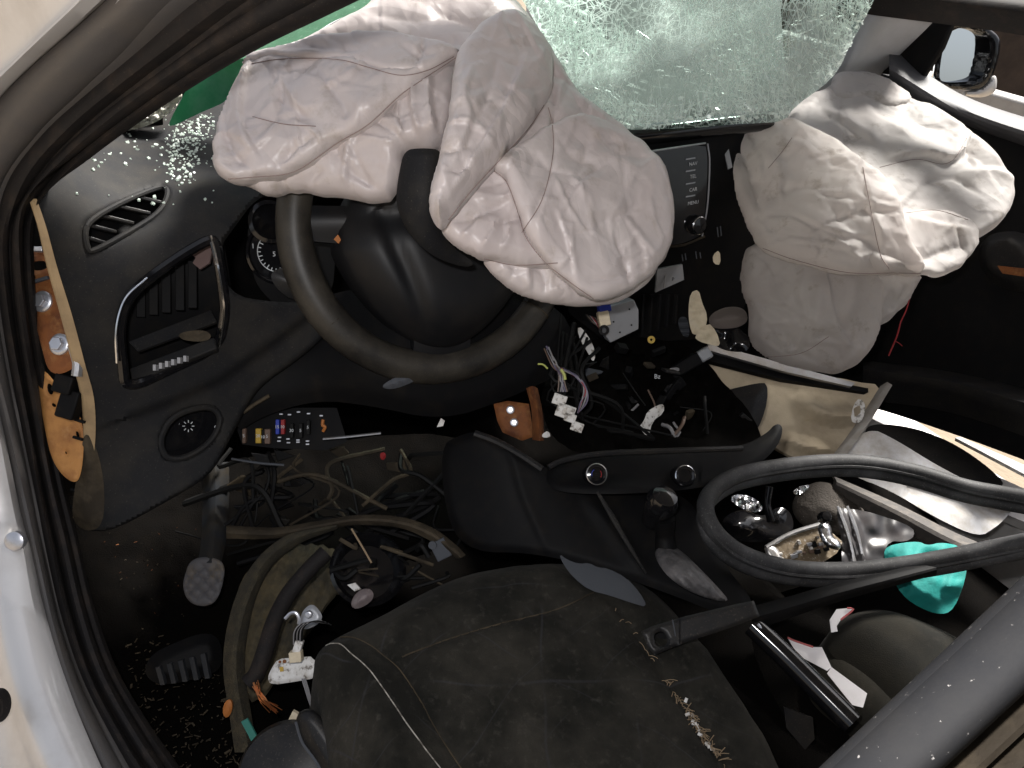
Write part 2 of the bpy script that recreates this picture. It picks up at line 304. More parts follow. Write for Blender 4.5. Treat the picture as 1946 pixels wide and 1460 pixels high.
# ================================================================== special materials
def bag_mat(name, c1, c2, stain, trans, rough):
    m = bpy.data.materials.new(name); m.use_nodes = True; n = m.node_tree; b = n.nodes['Principled BSDF']; L = n.links.new
    tc = n.nodes.new('ShaderNodeTexCoord'); t = n.nodes.new('ShaderNodeTexNoise'); t.inputs['Scale'].default_value = 9; t.inputs['Detail'].default_value = 6; L(tc.outputs['Object'], t.inputs['Vector'])
    r = n.nodes.new('ShaderNodeValToRGB'); r.color_ramp.elements[0].position = .35; r.color_ramp.elements[1].position = .68
    r.color_ramp.elements[0].color = (*c1, 1); r.color_ramp.elements[1].color = (*c2, 1); L(t.outputs['Fac'], r.inputs[0])
    t2 = n.nodes.new('ShaderNodeTexNoise'); t2.inputs['Scale'].default_value = 26; t2.inputs['Detail'].default_value = 8; t2.inputs['Roughness'].default_value = .7; L(tc.outputs['Object'], t2.inputs['Vector'])
    mr = n.nodes.new('ShaderNodeMapRange'); mr.inputs['From Min'].default_value = .56; mr.inputs['From Max'].default_value = .72; mr.inputs['To Max'].default_value = .6; L(t2.outputs['Fac'], mr.inputs['Value'])
    mx = n.nodes.new('ShaderNodeMix'); mx.data_type = 'RGBA'; L(mr.outputs[0], mx.inputs['Factor']); L(r.outputs[0], mx.inputs[6]); mx.inputs[7].default_value = (*stain, 1)
    L(mx.outputs[2], b.inputs['Base Color']); b.inputs['Roughness'].default_value = rough; b.inputs['Specular IOR Level'].default_value = .45
    b.inputs['Sheen Weight'].default_value = .15; b.inputs['Sheen Roughness'].default_value = .4
    # fine weave and small broken creases
    v = n.nodes.new('ShaderNodeTexVoronoi'); v.feature = 'DISTANCE_TO_EDGE'; v.inputs['Scale'].default_value = 42
    t3 = n.nodes.new('ShaderNodeTexNoise'); t3.inputs['Scale'].default_value = 14; t3.inputs['Detail'].default_value = 3; L(tc.outputs['Object'], t3.inputs['Vector'])
    va = n.nodes.new('ShaderNodeVectorMath'); va.operation = 'MULTIPLY_ADD'; va.inputs[1].default_value = (.12, .12, .12); L(t3.outputs['Color'], va.inputs[0]); L(tc.outputs['Object'], va.inputs[2]); L(va.outputs[0], v.inputs['Vector'])
    wv = n.nodes.new('ShaderNodeTexNoise'); wv.inputs['Scale'].default_value = 1100; L(tc.outputs['Object'], wv.inputs['Vector'])
    rg = n.nodes.new('ShaderNodeTexNoise'); rg.noise_type = 'RIDGED_MULTIFRACTAL'; rg.inputs['Scale'].default_value = 17; rg.inputs['Detail'].default_value = 3.5; rg.inputs['Roughness'].default_value = .45; rg.inputs['Distortion'].default_value = .4; L(tc.outputs['Object'], rg.inputs['Vector'])
    mm = n.nodes.new('ShaderNodeMapRange'); mm.inputs['From Max'].default_value = .12; L(v.outputs['Distance'], mm.inputs['Value'])
    ad = n.nodes.new('ShaderNodeMath'); ad.operation = 'MULTIPLY_ADD'; L(wv.outputs['Fac'], ad.inputs[0]); ad.inputs[1].default_value = .03; hs = None
    for k, (sc, amp) in enumerate(((4.5, 1.0), (6.5, .8), (9, .6), (13, .42), (18, .3))):
        mp = n.nodes.new('ShaderNodeMapping'); mp.inputs['Rotation'].default_value = (.7*k+.3, 1.9*k+.5, 1.1*k); mp.inputs['Location'].default_value = (.13*k, .37*k, .21*k); L(tc.outputs['Object'], mp.inputs[0])
        wt = n.nodes.new('ShaderNodeTexWave'); wt.wave_profile = 'TRI'; wt.inputs['Scale'].default_value = sc; wt.inputs['Distortion'].default_value = 5.; wt.inputs['Detail'].default_value = 1.5; wt.inputs['Detail Scale'].default_value = 1.6; L(mp.outputs[0], wt.inputs[0])
        mk = n.nodes.new('ShaderNodeTexNoise'); mk.inputs['Scale'].default_value = sc*1.6; mk.inputs['Detail'].default_value = 1; L(mp.outputs[0], mk.inputs['Vector'])
        mq = n.nodes.new('ShaderNodeMapRange'); mq.inputs['From Min'].default_value = .45; mq.inputs['From Max'].default_value = .62; mq.inputs['To Max'].default_value = amp; L(mk.outputs['Fac'], mq.inputs['Value'])
        mu = n.nodes.new('ShaderNodeMath'); mu.operation = 'MULTIPLY_ADD'; L(wt.outputs['Fac'], mu.inputs[0]); L(mq.outputs[0], mu.inputs[1]); mu.inputs[2].default_value = 0.
        if hs is not None: L(hs, mu.inputs[2])
        hs = mu.outputs[0]
    L(hs, ad.inputs[2])
    bp = n.nodes.new('ShaderNodeBump'); bp.inputs['Strength'].default_value = .7; bp.inputs['Distance'].default_value = .0034; L(ad.outputs[0], bp.inputs['Height']); L(bp.outputs[0], b.inputs['Normal'])
    tr = n.nodes.new('ShaderNodeBsdfTranslucent'); L(mx.outputs[2], tr.inputs['Color']); ms = n.nodes.new('ShaderNodeMixShader'); ms.inputs[0].default_value = trans
    L(b.outputs[0], ms.inputs[1]); L(tr.outputs[0], ms.inputs[2]); L(ms.outputs[0], n.nodes['Material Output'].inputs['Surface'])
    return m
K['bagD'] = bag_mat('pink_grey_airbag_nylon', (.57, .505, .495), (.67, .61, .595), (.4, .34, .28), .15, .36)
K['bagP'] = bag_mat('white_airbag_nylon', (.62, .58, .56), (.72, .69, .66), (.3, .25, .19), .6, .6)
def glass_mat():
    m = bpy.data.materials.new('crazed_windshield_glass'); m.use_nodes = True; n = m.node_tree; b = n.nodes['Principled BSDF']; L = n.links.new
    tc = n.nodes.new('ShaderNodeTexCoord'); b.inputs['Base Color'].default_value = (.72, .76, .74, 1); b.inputs['Roughness'].default_value = .28; b.inputs['Specular IOR Level'].default_value = .8
    fac = None
    for sc, wd in ((30, .03), (78, .07)):
        v = n.nodes.new('ShaderNodeTexVoronoi'); v.feature = 'DISTANCE_TO_EDGE'; v.inputs['Scale'].default_value = sc; L(tc.outputs['Object'], v.inputs['Vector'])
        mr = n.nodes.new('ShaderNodeMapRange'); mr.inputs['From Max'].default_value = wd; mr.inputs['To Min'].default_value = .85; mr.inputs['To Max'].default_value = 0; L(v.outputs['Distance'], mr.inputs['Value'])
        if fac is None: fac = mr.outputs[0]
        else:
            mx = n.nodes.new('ShaderNodeMath'); mx.operation = 'MAXIMUM'; L(fac, mx.inputs[0]); L(mr.outputs[0], mx.inputs[1]); fac = mx.outputs[0]
    t = n.nodes.new('ShaderNodeTexNoise'); t.inputs['Scale'].default_value = 7; t.inputs['Detail'].default_value = 5; L(tc.outputs['Object'], t.inputs['Vector'])
    mr = n.nodes.new('ShaderNodeMapRange'); mr.inputs['From Min'].default_value = .42; mr.inputs['From Max'].default_value = .58; mr.inputs['To Min'].default_value = .0; mr.inputs['To Max'].default_value = .42; L(t.outputs['Fac'], mr.inputs['Value'])
    ad = n.nodes.new('ShaderNodeMath'); ad.operation = 'MULTIPLY_ADD'; ad.inputs[1].default_value = 1.0; ad.use_clamp = True; L(fac, ad.inputs[0]); L(mr.outputs[0], ad.inputs[2])
    for (cu, cv, ct, rad) in ((1262, 178, 1.25, .085), (1330, 190, 1.26, .06), (1188, 28, 1.2, .06), (1330, 20, 1.2, .05), (1200, 190, 1.24, .05)):   # panes of the laminate that stayed clear
        q = P(cu, cv, ct)-P(1300, 235, 1.24); ds_ = n.nodes.new('ShaderNodeVectorMath'); ds_.operation = 'DISTANCE'; ds_.inputs[1].default_value = tuple(float(x) for x in q); L(tc.outputs['Object'], ds_.inputs[0])
        mq = n.nodes.new('ShaderNodeMapRange'); mq.inputs['From Min'].default_value = rad*.35; mq.inputs['From Max'].default_value = rad; mq.inputs['To Min'].default_value = .28; L(ds_.outputs['Value'], mq.inputs['Value'])
        mm_ = n.nodes.new('ShaderNodeMath'); mm_.operation = 'MULTIPLY'; L(ad.outputs[0], mm_.inputs[0]); L(mq.outputs[0], mm_.inputs[1]); ad = mm_
    bp = n.nodes.new('ShaderNodeBump'); bp.inputs['Strength'].default_value = .8; bp.inputs['Distance'].default_value = .002; L(fac, bp.inputs['Height']); L(bp.outputs[0], b.inputs['Normal'])
    tp = n.nodes.new('ShaderNodeBsdfTransparent'); tp.inputs[0].default_value = (.8, .9, .86, 1); tr = n.nodes.new('ShaderNodeBsdfTranslucent'); tr.inputs[0].default_value = (.8, .9, .85, 1)
    m1 = n.nodes.new('ShaderNodeMixShader'); m1.inputs[0].default_value = .45; L(b.outputs[0], m1.inputs[1]); L(tr.outputs[0], m1.inputs[2])
    m2 = n.nodes.new('ShaderNodeMixShader'); L(ad.outputs[0], m2.inputs[0]); L(tp.outputs[0], m2.inputs[1]); L(m1.outputs[0], m2.inputs[2]); L(m2.outputs[0], n.nodes['Material Output'].inputs['Surface'])
    return m
K['glass'] = glass_mat()
K['shard'] = mat('glass_splinter', (.78, .86, .82), .12, spec=1.0, trans=.35)
K['crumb'] = mat('glass_crumb', (.68, .76, .7), .15, spec=1.0, trans=.4)
K['film'] = mat('green_glass_film', (.07, .34, .18), .35, trans=.6, dust=((.25, .5, .36), 14, .42, .65, .6))
K['filmdark'] = mat('dark_green_glass_edge', (.02, .13, .06), .3, trans=.4)
K['paleedge'] = mat('pale_green_glass_edge', (.42, .62, .5), .3, spec=.8, trans=.45, bump=(300, .8, .002), dust=((.75, .85, .78), 220, .55, .65, .8))
K['mirror'] = mat('mirror_glass', (.85, .88, .9), .03, 1.)
K['ground'] = mat('dusty_ground', (.2, .16, .115), .9, bump=(12, .6, .03), dust=((.12, .09, .06), 1.2, .4, .7, .7))
K['timber'] = mat('dark_timber_wall', (.075, .05, .035), .8, bump=(20, .4, .01), dust=((.03, .02, .014), 3, .4, .7, .8))
K['concrete'] = mat('concrete_beam', (.34, .33, .32), .85, bump=(40, .4, .005), dust=((.22, .2, .18), 5, .4, .7, .7))
K['greytrim'] = mat('pale_grey_pillar_trim', (.42, .42, .43), .6, bump=(600, .2), dust=((.28, .26, .25), 12, .45, .75, .5))

# ================================================================== setting
g = M(); g.add([(-60, -60, 0), (60, -60, 0), (60, 60, 0), (-60, 60, 0)], [(0, 1, 2, 3)]); struct(g.build('ground', K['ground'], smooth=False))
wl = thing('timber_wall', (6.2, 2, 0), 'dark brown timber wall seen through the passenger window', 'wall')
for i in range(26):
    M().box((6.2+.01*(i % 3), -5+.56*i, 1.5), (.06, .545, 3.0)).build('plank', K['timber'], wl, smooth=False, bevel=.006)
tag(M().box((3.6, 1.6, .62), (.22, 7.5, .30)).build('concrete_beam', K['concrete'], bevel=.015), 'grey concrete beam lying outside beyond the side mirror', 'beam')

# ================================================================== car body
body = thing('wrecked_car', (0, -.4, .18), 'stripped silver car body shell with black door seals round the cabin', 'car')
Yax, Xax, Zax = (0, 1, 0), (1, 0, 0), (0, 0, 1)
def PX(pts): return np.array([P(u, v, t) for u, v, t in pts])
def addt(pts, Tf): return PX([(u, v, float(Tf(u, v))) for u, v in pts])
# depth of the driver's door aperture along its course
Tap = TPS([(740, -40, .50), (560, 60, .58), (300, 190, .70), (110, 325, .80), (55, 385, .84), (50, 600, .93), (100, 900, .99), (160, 1150, .94), (260, 1380, .86), (340, 1480, .82), (0, 180, .74), (200, 0, .60), (-60, 600, .92), (60, 1050, .95), (200, 1470, .82)], 1e-3)
c1 = [(230, -40), (195, 0), (100, 85), (60, 120), (0, 180), (-60, 260), (-90, 400), (-60, 600), (-10, 770), (34, 975), (54, 1043), (72, 1133), (97, 1223), (126, 1313), (162, 1403), (205, 1500)]
c2 = [(430, -60), (353, 0), (252, 97), (133, 201), (50, 285), (0, 370), (-12, 480), (5, 640), (35, 800), (72, 980), (92, 1090), (120, 1200), (155, 1300), (200, 1390), (262, 1500)]
c3 = [(720, -50), (630, -3), (540, 38), (417, 108), (313, 173), (209, 248), (122, 314), (57, 375), (45, 480), (55, 600), (75, 740), (100, 900), (130, 1020), (160, 1150), (205, 1280), (262, 1380), (345, 1500)]
def off(curve, da, db, k=0):
    return [(u+da, v+db, float(Tap(u, v))+k) for u, v in curve]
def mixc(a, b, f, k=0, n=16):
    A = crspline(np.array(a, float), n); B = crspline(np.array(b, float), n); Q = A*(1-f)+B*f
    return [(u, v, float(Tap(u, v))+k) for u, v in Q]
M().loft([PX(mixc(c1, c2, 0, .012)), PX(mixc(c1, c2, .12, -.002)), PX(mixc(c1, c2, .4, -.012)), PX(mixc(c1, c2, .7, -.008)), PX(mixc(c1, c2, .93, .004)), PX(mixc(c1, c2, 1.0, .03))], n=90, sub=4, thick=.02, dirn=_f).build('pillar_trim', K['flange'], body)
M().loft([PX(mixc(c2, c3, -.04, .028)), PX(mixc(c2, c3, .08, .004)), PX(mixc(c2, c3, .3, -.008)), PX(mixc(c2, c3, .46, .004)), PX(mixc(c2, c3, .52, .014)), PX(mixc(c2, c3, .6, .0)), PX(mixc(c2, c3, .8, -.006)), PX(mixc(c2, c3, .97, .008)), PX(mixc(c2, c3, 1.0, .04))], n=90, sub=3, thick=.02, dirn=_f).build('door_seal', K['rubber'], body)
# silver outer skin beside the seal
c0 = [(150, -60), (110, 0), (50, 60), (0, 110), (-60, 170), (-140, 300), (-190, 420), (-160, 600), (-120, 770), (-80, 975), (-65, 1043), (-60, 1133), (-50, 1223), (-30, 1313), (0, 1403), (40, 1500)]
cm = [(a*.55+b*.45, c*.55+d*.45) for (a, c), (b, d) in zip(c0, c1)]
cl = [(u-240, v-40) for u, v in c0]
M().loft([PX([(u, v, float(Tap(u, v))+.055) for u, v in cl]), PX([(u, v, float(Tap(u, v))+.012) for u, v in c0]), PX([(u, v, float(Tap(u, v))-.022) for u, v in cm]), PX([(u, v, float(Tap(u, v))-.012) for u, v in c1]), PX([(u+5, v+2, float(Tap(u, v))+.022) for u, v in c1])], n=90, sub=5, thick=.03, dirn=_f).build('outer_skin', K['silver'], body)
# front wing beyond the pillar, hinge post hole and bolt
M().loft([PX([(-60, 330, 1.0), (-20, 150, .95), (60, 20, .9), (160, -80, .85)]), PX([(-200, 330, 1.05), (-120, 100, 1.05), (-20, -40, 1.05), (80, -140, 1.0)]), PX([(-500, 200, 1.3), (-300, 0, 1.4), (-100, -160, 1.4), (100, -300, 1.3)])], n=20, sub=6, thick=.02, dirn=_f).build('front_wing', K['silver'], body)
hb = P(30, 1028, .93); M().lathe(hb, -_f, [(.0, -.004), (.011, -.003), (.011, .004), (.008, .006), (0, .006)], 20).build('bolt', K['steel'], body)
hh = P(-8, 1345, .83); M().lathe(hh, -_f, [(.0, -.004), (.007, -.003), (.008, .004), (.0105, .005), (.012, -.006), (.0, -.006)], 24, sy=1.5).build('grommet', K['rubber'], body)
# cabin structure: floor, bulkhead, tunnel, sills, roof, B-pillar, rear side panel
M().box((0, -.5, .215), (1.5, 2.3, .03)).build('floor_pan', K['deep'], body)
M().box((0, .60, .56), (1.56, .03, .72)).build('bulkhead', K['black'], body)
M().box((-.02, -.35, .32), (.24, 1.8, .18)).build('tunnel', K['deep'], body, bevel=.03)
sx = M(); sx.loft([[(-.79, y, .24) for y in (-.35, -.8, -1.5)], [(-.80, y, .36) for y in (-.35, -.8, -1.5)], [(-.75, y, .385) for y in (-.35, -.8, -1.5)], [(-.70, y, .34) for y in (-.35, -.8, -1.5)], [(-.69, y, .24) for y in (-.35, -.8, -1.5)]], n=14, sub=3); sx.build('door_sill', K['rubber'], body)
rf = M(); ys = (.25, -.3, -1.0, -1.7)
rf.loft([[(-.66, y, 1.32) for y in ys], [(-.45, y, 1.37) for y in ys], [(-.1, y, 1.40) for y in ys], [(.25, y, 1.39) for y in ys], [(.585, y, 1.36) for y in ys]], n=10, sub=4, thick=.035, dirn=(0, 0, 1)); rf.build('roof', K['silver'], body)  # out of view; added to block sky, its span cut to steer the sun
M().tube([P(740, -190, .5), P(830, -330, .45), (-.67, -.62, 1.31), (-.69, -.9, 1.32), (-.66, -1.6, 1.30)], .03, 10, 30).build('roof_rail', K['rubber'], body)
M().box((0, -1.72, .85), (1.4, .04, .8)).build('rear_panel', K['black'], body)
M().box((-.80, -1.35, .72), (.05, .8, .75)).build('rear_side', K['silver'], body)
M().box((.86, -1.3, .62), (.05, 1.3, .62)).build('rear_side', K['silver'], body, bevel=.02)
M().box((.83, -.25, .27), (.12, 1.6, .17)).build('outer_sill', K['silver'], body, bevel=.02)
# B-pillar: grey trim, seal bead and yellow sealant line
Tb = lambda u, v: .255+.00002*(v-1270)
def bp(o): return [P(u, v, Tb(u, v)) for u, v in ((2240+o, 800), (2100+o, 935), (1946+o, 1082), (1740+o, 1275), (1540+o, 1462), (1420+o, 1575))]
def bq(o, k): return np.array(bp(o))+_f*k
M().loft([bq(165, .02), bq(70, .008), bq(62, -.002), bq(140, -.012), bq(215, -.006), bq(250, .003), bq(258, .015)], n=30, sub=4, thick=.003, dirn=_f).build('pillar_cover', mat('dusty_grey_pillar_trim', (.018, .0185, .0205), .7, spec=.2, bump=(900, .2, .0003), dust=((.03, .029, .028), 35, .4, .75, .7), dust2=((.4, .38, .36), 330, .74, .79, .8)), body)
M().loft([bq(262, .016), bq(275, .002), bq(305, -.004), bq(330, .006), bq(340, .012), bq(352, .002), bq(385, -.004), bq(415, .004), bq(425, .016)], n=30, sub=3, thick=.008, dirn=_f).build('rear_door_seal', K['brown'], body)
M().tube(bq(428, .016), .0011, 6, 30).build('sealant_line', K['yellow'], body)
M().loft([bq(432, .019), bq(640, .016), bq(1000, .03)], n=20, sub=3, thick=.01, dirn=_f).build('pillar_post', K['rubber'], body)
# passenger side: roof rail, A-pillar trim
M().loft([PX([(1480, -30, 1.50), (1562, -2, 1.48), (1663, 13, 1.45), (1822, 33, 1.40), (1960, 52, 1.36), (2100, 80, 1.30)]), PX([(1480, -60, 1.47), (1562, -30, 1.45), (1663, -18, 1.42), (1822, 2, 1.37), (1960, 20, 1.33), (2100, 45, 1.27)]), PX([(1480, -90, 1.50), (1562, -60, 1.48), (1663, -45, 1.45), (1822, -26, 1.40), (1960, -10, 1.36), (2100, 10, 1.30)])], n=30, sub=4, thick=.03, dirn=_f).build('roof_rail', K['rubber'], body)
ap = M(); ap.loft([PX([(1700, -60, 1.5), (1640, 20, 1.56), (1580, 120, 1.64), (1520, 205, 1.72), (1480, 260, 1.76)]), PX([(1740, -60, 1.46), (1690, 30, 1.52), (1630, 125, 1.60), (1580, 190, 1.68), (1540, 260, 1.72)]), PX([(1840, -40, 1.47), (1775, 40, 1.54), (1700, 115, 1.62), (1650, 175, 1.68), (1620, 260, 1.72)])], n=24, sub=5, thick=.03, dirn=_f); ap.build('pillar_lining', K['greytrim'], body)
# passenger sill: painted step, carpet edge and scuff strip
Tsl = Plane((.78, 0, .36), (-.42, 0, .9))
M().plate([(1560, 770), (1640, 788), (1800, 862), (1960, 935), (1990, 1010), (1870, 960), (1700, 855), (1560, 810)], PlaneAt(1700, 830, 1.66, (-.3, .0, .95)), .02).build('passenger_sill', K['silver'], body)
M().relief([(1640, 805), (1720, 808), (1800, 835), (1870, 880), (1920, 928), (1850, 922), (1740, 880), (1650, 850)], PlaneAt(1750, 860, 1.60, (-.4, 0, .9)), 8, thick=.01).build('carpet_edge', K['plastic'], body)
M().plate([(1815, 832), (1825, 830), (1960, 890), (1960, 908)], PlaneAt(1880, 870, 1.60, (-.5, 0, .85)), .01).build('scuff_strip', K['dustyalu'], body)

# ================================================================== passenger door and its mirror
pd = thing('passenger_door', (.74, -.3, .36), 'black lined passenger door with grey window ledge, behind the white airbag', 'door')
Tpd = Plane((.74, 0, .6), (-1, 0, .08))
M().relief([(1420, 420), (1500, 240), (1640, 130), (1720, 150), (1800, 190), (1960, 258), (2060, 300), (2060, 925), (1960, 878), (1800, 812), (1620, 760), (1480, 740)], Tpd, 16, h=lambda u, v, d, b: .012*np.sin(u*.008)+.01*vnoise(u*.01, v*.01, 3), n=(-1, 0, 0), thick=.05).build('door_lining', K['black'], pd)
M().loft([PX([(1690, 100, 1.60), (1752, 148, 1.58), (1830, 190, 1.52), (1960, 232, 1.45), (2080, 260, 1.38)]), PX([(1690, 128, 1.57), (1752, 172, 1.54), (1830, 212, 1.49), (1960, 258, 1.42), (2080, 290, 1.35)]), PX([(1690, 160, 1.60), (1752, 200, 1.56), (1830, 236, 1.52), (1960, 282, 1.45), (2080, 315, 1.38)])], n=24, sub=5, thick=.04, dirn=(1, 0, 0)).build('window_ledge', mat('grey_silver_ledge', (.05, .05, .054), .6, .0, dust=((.04, .038, .038), 20, .4, .8, .5)), pd)
M().loft([PX([(1640, 690, 1.72), (1760, 705, 1.62), (1860, 725, 1.54), (1990, 760, 1.44)]), PX([(1640, 705, 1.68), (1760, 722, 1.58), (1860, 745, 1.50), (1990, 785, 1.40)]), PX([(1640, 760, 1.72), (1760, 775, 1.62), (1860, 800, 1.54), (1990, 845, 1.44)])], n=16, sub=4, thick=.03, dirn=(1, 0, 0)).build('door_pocket', K['plastic'], pd)
M().relief([(1858, 470), (1885, 440), (1960, 440), (2000, 520), (1960, 560), (1890, 545), (1862, 510)], Plane((.70, 0, .6), (-1, 0, .08)), 7, h=lambda u, v, d, b: .02*np.minimum(d/.02, 1), n=(-1, 0, .2), thick=.02).build('armrest_cup', K['plastic'], pd)
M().plate([(1895, 505), (1960, 512), (1960, 528), (1905, 520)], Plane((.665, 0, .6), (-1, 0, .08)), .004).build('rust_patch', K['rust'], pd)
M().plate([(1645, 136), (1668, 100), (1700, 66), (1745, 40), (1778, 30), (1812, 36), (1790, 90), (1752, 148), (1700, 142)], PlaneAt(1730, 100, 1.60, (-1, -.2, .1)), .02).build('sail_panel', K['black'], pd, bevel=.004)
Tm = PlaneAt(1830, 110, 1.74, (-.55, -.8, .05))
mh = M(); mh.relief([(1785, 52), (1800, 38), (1862, 44), (1898, 66), (1903, 90), (1890, 140), (1872, 166), (1850, 172), (1795, 168), (1772, 150)], Tm, 4, holes=[[(1800, 52), (1858, 56), (1886, 76), (1872, 140), (1858, 154), (1795, 158), (1782, 148)]], h=lambda u, v, d, b: .006*np.sqrt(np.clip(1-(1-np.minimum(d/.008, 1))**2, 0, 1)), thick=.05, smooth=2); mh.build('mirror_housing', K['gloss'], pd)
M().plate([(1790, 44), (1866, 50), (1892, 74), (1878, 146), (1862, 160), (1790, 164), (1772, 152)], PlaneAt(1830, 110, 1.752, nrm(np.array([.22, -.95, .1])-nrm(rays(1830, 110)))), .004).build('mirror_glass', K['mirror'], pd)
M().relief([(1866, 168), (1888, 140), (1896, 150), (1892, 178), (1860, 188), (1820, 178), (1840, 172)], PlaneAt(1870, 165, 1.77, (-.5, -.8, .05)), 4, h=lambda u, v, d, b: .012*np.sqrt(np.clip(1-(1-np.minimum(d/.012, 1))**2, 0, 1)), thick=.05).build('mirror_shell', K['silver'], pd)

# ================================================================== dashboard
db = thing('dashboard', P(330, 620, 1.06), 'dusty black dashboard with empty vent openings, its end cap torn away', 'dashboard')
Tda = TPS([(60, 375, .86), (95, 500, .885), (130, 620, .92), (160, 730, .955), (165, 850, .99), (140, 1000, 1.02), (215, 1005, 1.01), (300, 960, 1.02), (400, 905, 1.05), (250, 230, 1.16), (400, 200, 1.24), (520, 220, 1.26), (150, 300, .98), (240, 350, 1.0), (420, 330, 1.06), (500, 380, 1.04), (240, 420, .955), (440, 470, 1.0), (320, 620, .99), (220, 700, .965), (480, 650, 1.05), (560, 560, 1.06), (480, 760, 1.08), (640, 640, 1.10)], 1e-4)
dash_ol = [(60, 375), (110, 322), (160, 280), (230, 232), (300, 190), (420, 170), (530, 190), (545, 300), (540, 368), (490, 372), (440, 440), (418, 470), (432, 560), (520, 575), (600, 575), (640, 600), (620, 640), (560, 690), (500, 730), (470, 770), (430, 850), (400, 905), (310, 958), (225, 1004), (185, 1012), (142, 1000), (140, 960), (166, 850), (160, 735), (130, 620), (97, 500)]
v1 = [(160, 440), (172, 418), (230, 385), (300, 356), (318, 358), (318, 378), (300, 408), (240, 445), (175, 480), (166, 474)]
v2 = [(232, 590), (250, 555), (300, 515), (360, 475), (404, 452), (412, 470), (426, 560), (428, 600), (415, 660), (330, 700), (238, 742), (232, 690), (226, 630)]
v3 = [(306, 828), (325, 795), (360, 778), (400, 772), (420, 790), (414, 820), (390, 850), (350, 872), (318, 872), (306, 852)]
def dash_h(u, v, d, b):
    e = .006*np.sqrt(np.clip(1-(1-np.minimum(d/.006, 1))**2, 0, 1))
    # soft break line running under the vents to the switch
    dd, _, _, sg, rl = segdist(u, v, [(250, 790), (330, 760), (420, 720), (520, 650), (600, 590)], False)
    e += -.005*np.tanh(sg*dd/9)*np.exp(-dd/34)
    return e
M().relief(dash_ol, Tda, 5, holes=[v1, v2, v3], h=dash_h, thick=.012, smooth=2).build('dash_panel', K['dash'], db)
def rim(poly, T, r, name, m, parent, k=-.004, seg=8, up=None):
    p = chaikin(poly, 2); pts = [P(u, v, float(T(u, v))+k) for u, v in p]; pts.append(pts[0])
    return M().tube(pts, r, seg, n=len(pts)*2, up=up).build(name, m, parent)
vent = rim(v1, Tda, .0035, 'vent_frame', K['dash'], db)
Tv = lambda u, v: Tda(u, v)+.012
for i in range(5):
    f = i/4; a = (172+f*118, 478-f*58); b2 = (190+f*125, 410-f*50)
    a = (178+f*95, 470-f*62); b2 = (225+f*98, 462-f*92)
for (a, b2) in (((166, 428), (214, 440)), ((190, 410), (248, 424)), ((222, 392), (282, 406)), ((256, 374), (306, 386)), ((168, 452), (200, 462))):
    p1, p2 = P(*a, float(Tv(*a))), P(*b2, float(Tv(*b2))); x = nrm(p2-p1); n = nrm(np.cross(x, np.cross(-_f, x)))
    M().box((p1+p2)/2, (np.linalg.norm(p2-p1)*1.1, .004, .016), [x, nrm(np.cross(n, x)), n]).build('vent_slat', K['plastic'], db, bevel=.001)
Tr = lambda u, v: Tda(u, v)+.045
M().relief([(u+(240-u)*-.12, v+(418-v)*-.12) for u, v in v1], Tr, 8, thick=.004).build('vent_back', K['black'], db)
fr = rim(v2, Tda, .0065, 'vent_surround', K['gloss'], db)
M().tube([P(u, v, float(Tda(u, v))-.011) for u, v in ((222, 690), (220, 640), (226, 598), (242, 562), (280, 528))], .0016, 6, 24).build('chrome_trim', K['chrome'], db)
M().tube([P(u, v, float(Tda(u, v))-.009) for u, v in ((400, 448), (412, 500), (422, 560), (424, 600), (416, 660))], .0022, 6, 24).build('chrome_trim', K['chrome'], db)
M().tube([P(u, v, float(Tda(u, v))-.004) for u, v in ((416, 446), (428, 520), (436, 580), (432, 630), (424, 680))], .0014, 6, 24).build('chrome_trim', K['chrome'], db)
M().relief([(u+(330-u)*-.15, v+(600-v)*-.15) for u, v in v2], lambda u, v: Tda(u, v)+.075, 8, thick=.004).build('duct_back', K['black'], db)
# broken louvres, ledge and thumb wheel inside the side vent
for i, (u0, w0, h0) in enumerate(((268, 20, 95), (292, 22, 110), (316, 20, 120), (342, 20, 118), (366, 24, 110))):
    c = P(u0, 560-(u0-260)*.18, float(Tda(320, 590))+.05); M().box(c, (.011, .004, .06), frame(-_f+.35*_R, _U)[[0, 2, 1]]).build('louvre', K['black'], db, bevel=.001)
M().plate([(245, 650), (400, 590), (412, 612), (262, 668)], PlaneAt(320, 630, 1.03, nrm(-_f+.5*_U)), .004).build('vent_ledge', K['plastic'], db)
M().plate([(246, 700), (405, 640), (412, 662), (250, 728)], PlaneAt(330, 680, .995, nrm(-_f+.4*_U)), .01).build('vent_sill', K['dash'], db, bevel=.002)
tw = M()
for i in range(6):
    c = P(296+i*11.5, 699-i*3.4, .975+.004*abs(i-1.5)); tw.box(c, (.0035, .007, .008), [_R, _U, _f])
tw.build('thumb_wheel', mat('ribbed_grey_wheel', (.3, .3, .31), .5), db)
M().plate([(352, 475), (372, 465), (400, 455), (404, 470), (398, 500), (380, 512), (366, 500), (372, 490)], PlaneAt(380, 480, 1.02, -_f), .004).build('torn_edge', mat('dusty_pink_plastic', (.12, .08, .075), .8), db)
M().relief([(335, 636), (360, 628), (392, 628), (404, 640), (390, 650), (350, 648)], PlaneAt(370, 640, 1.005, -_f+.4*_U), 4, h=lambda u, v, d, b: .004*vnoise(u*.2, v*.2, 5), thick=.004).build('torn_edge', K['brown'], db)
rim(v3, Tda, .004, 'switch_ring', K['dash'], db)
sw = rays(360, 826); swc = P(360, 826, float(Tda(360, 826))+.025)
M().relief([(u+(362-u)*-.1, v+(824-v)*-.1) for u, v in v3], lambda u, v: Tda(u, v)+.026, 7, thick=.006).build('switch_face', K['gloss'], db)
tx = frame(-_f, _U)
text('D', P(337, 806, 1.055), .009, tx, K['print'], db, 'switch_mark')
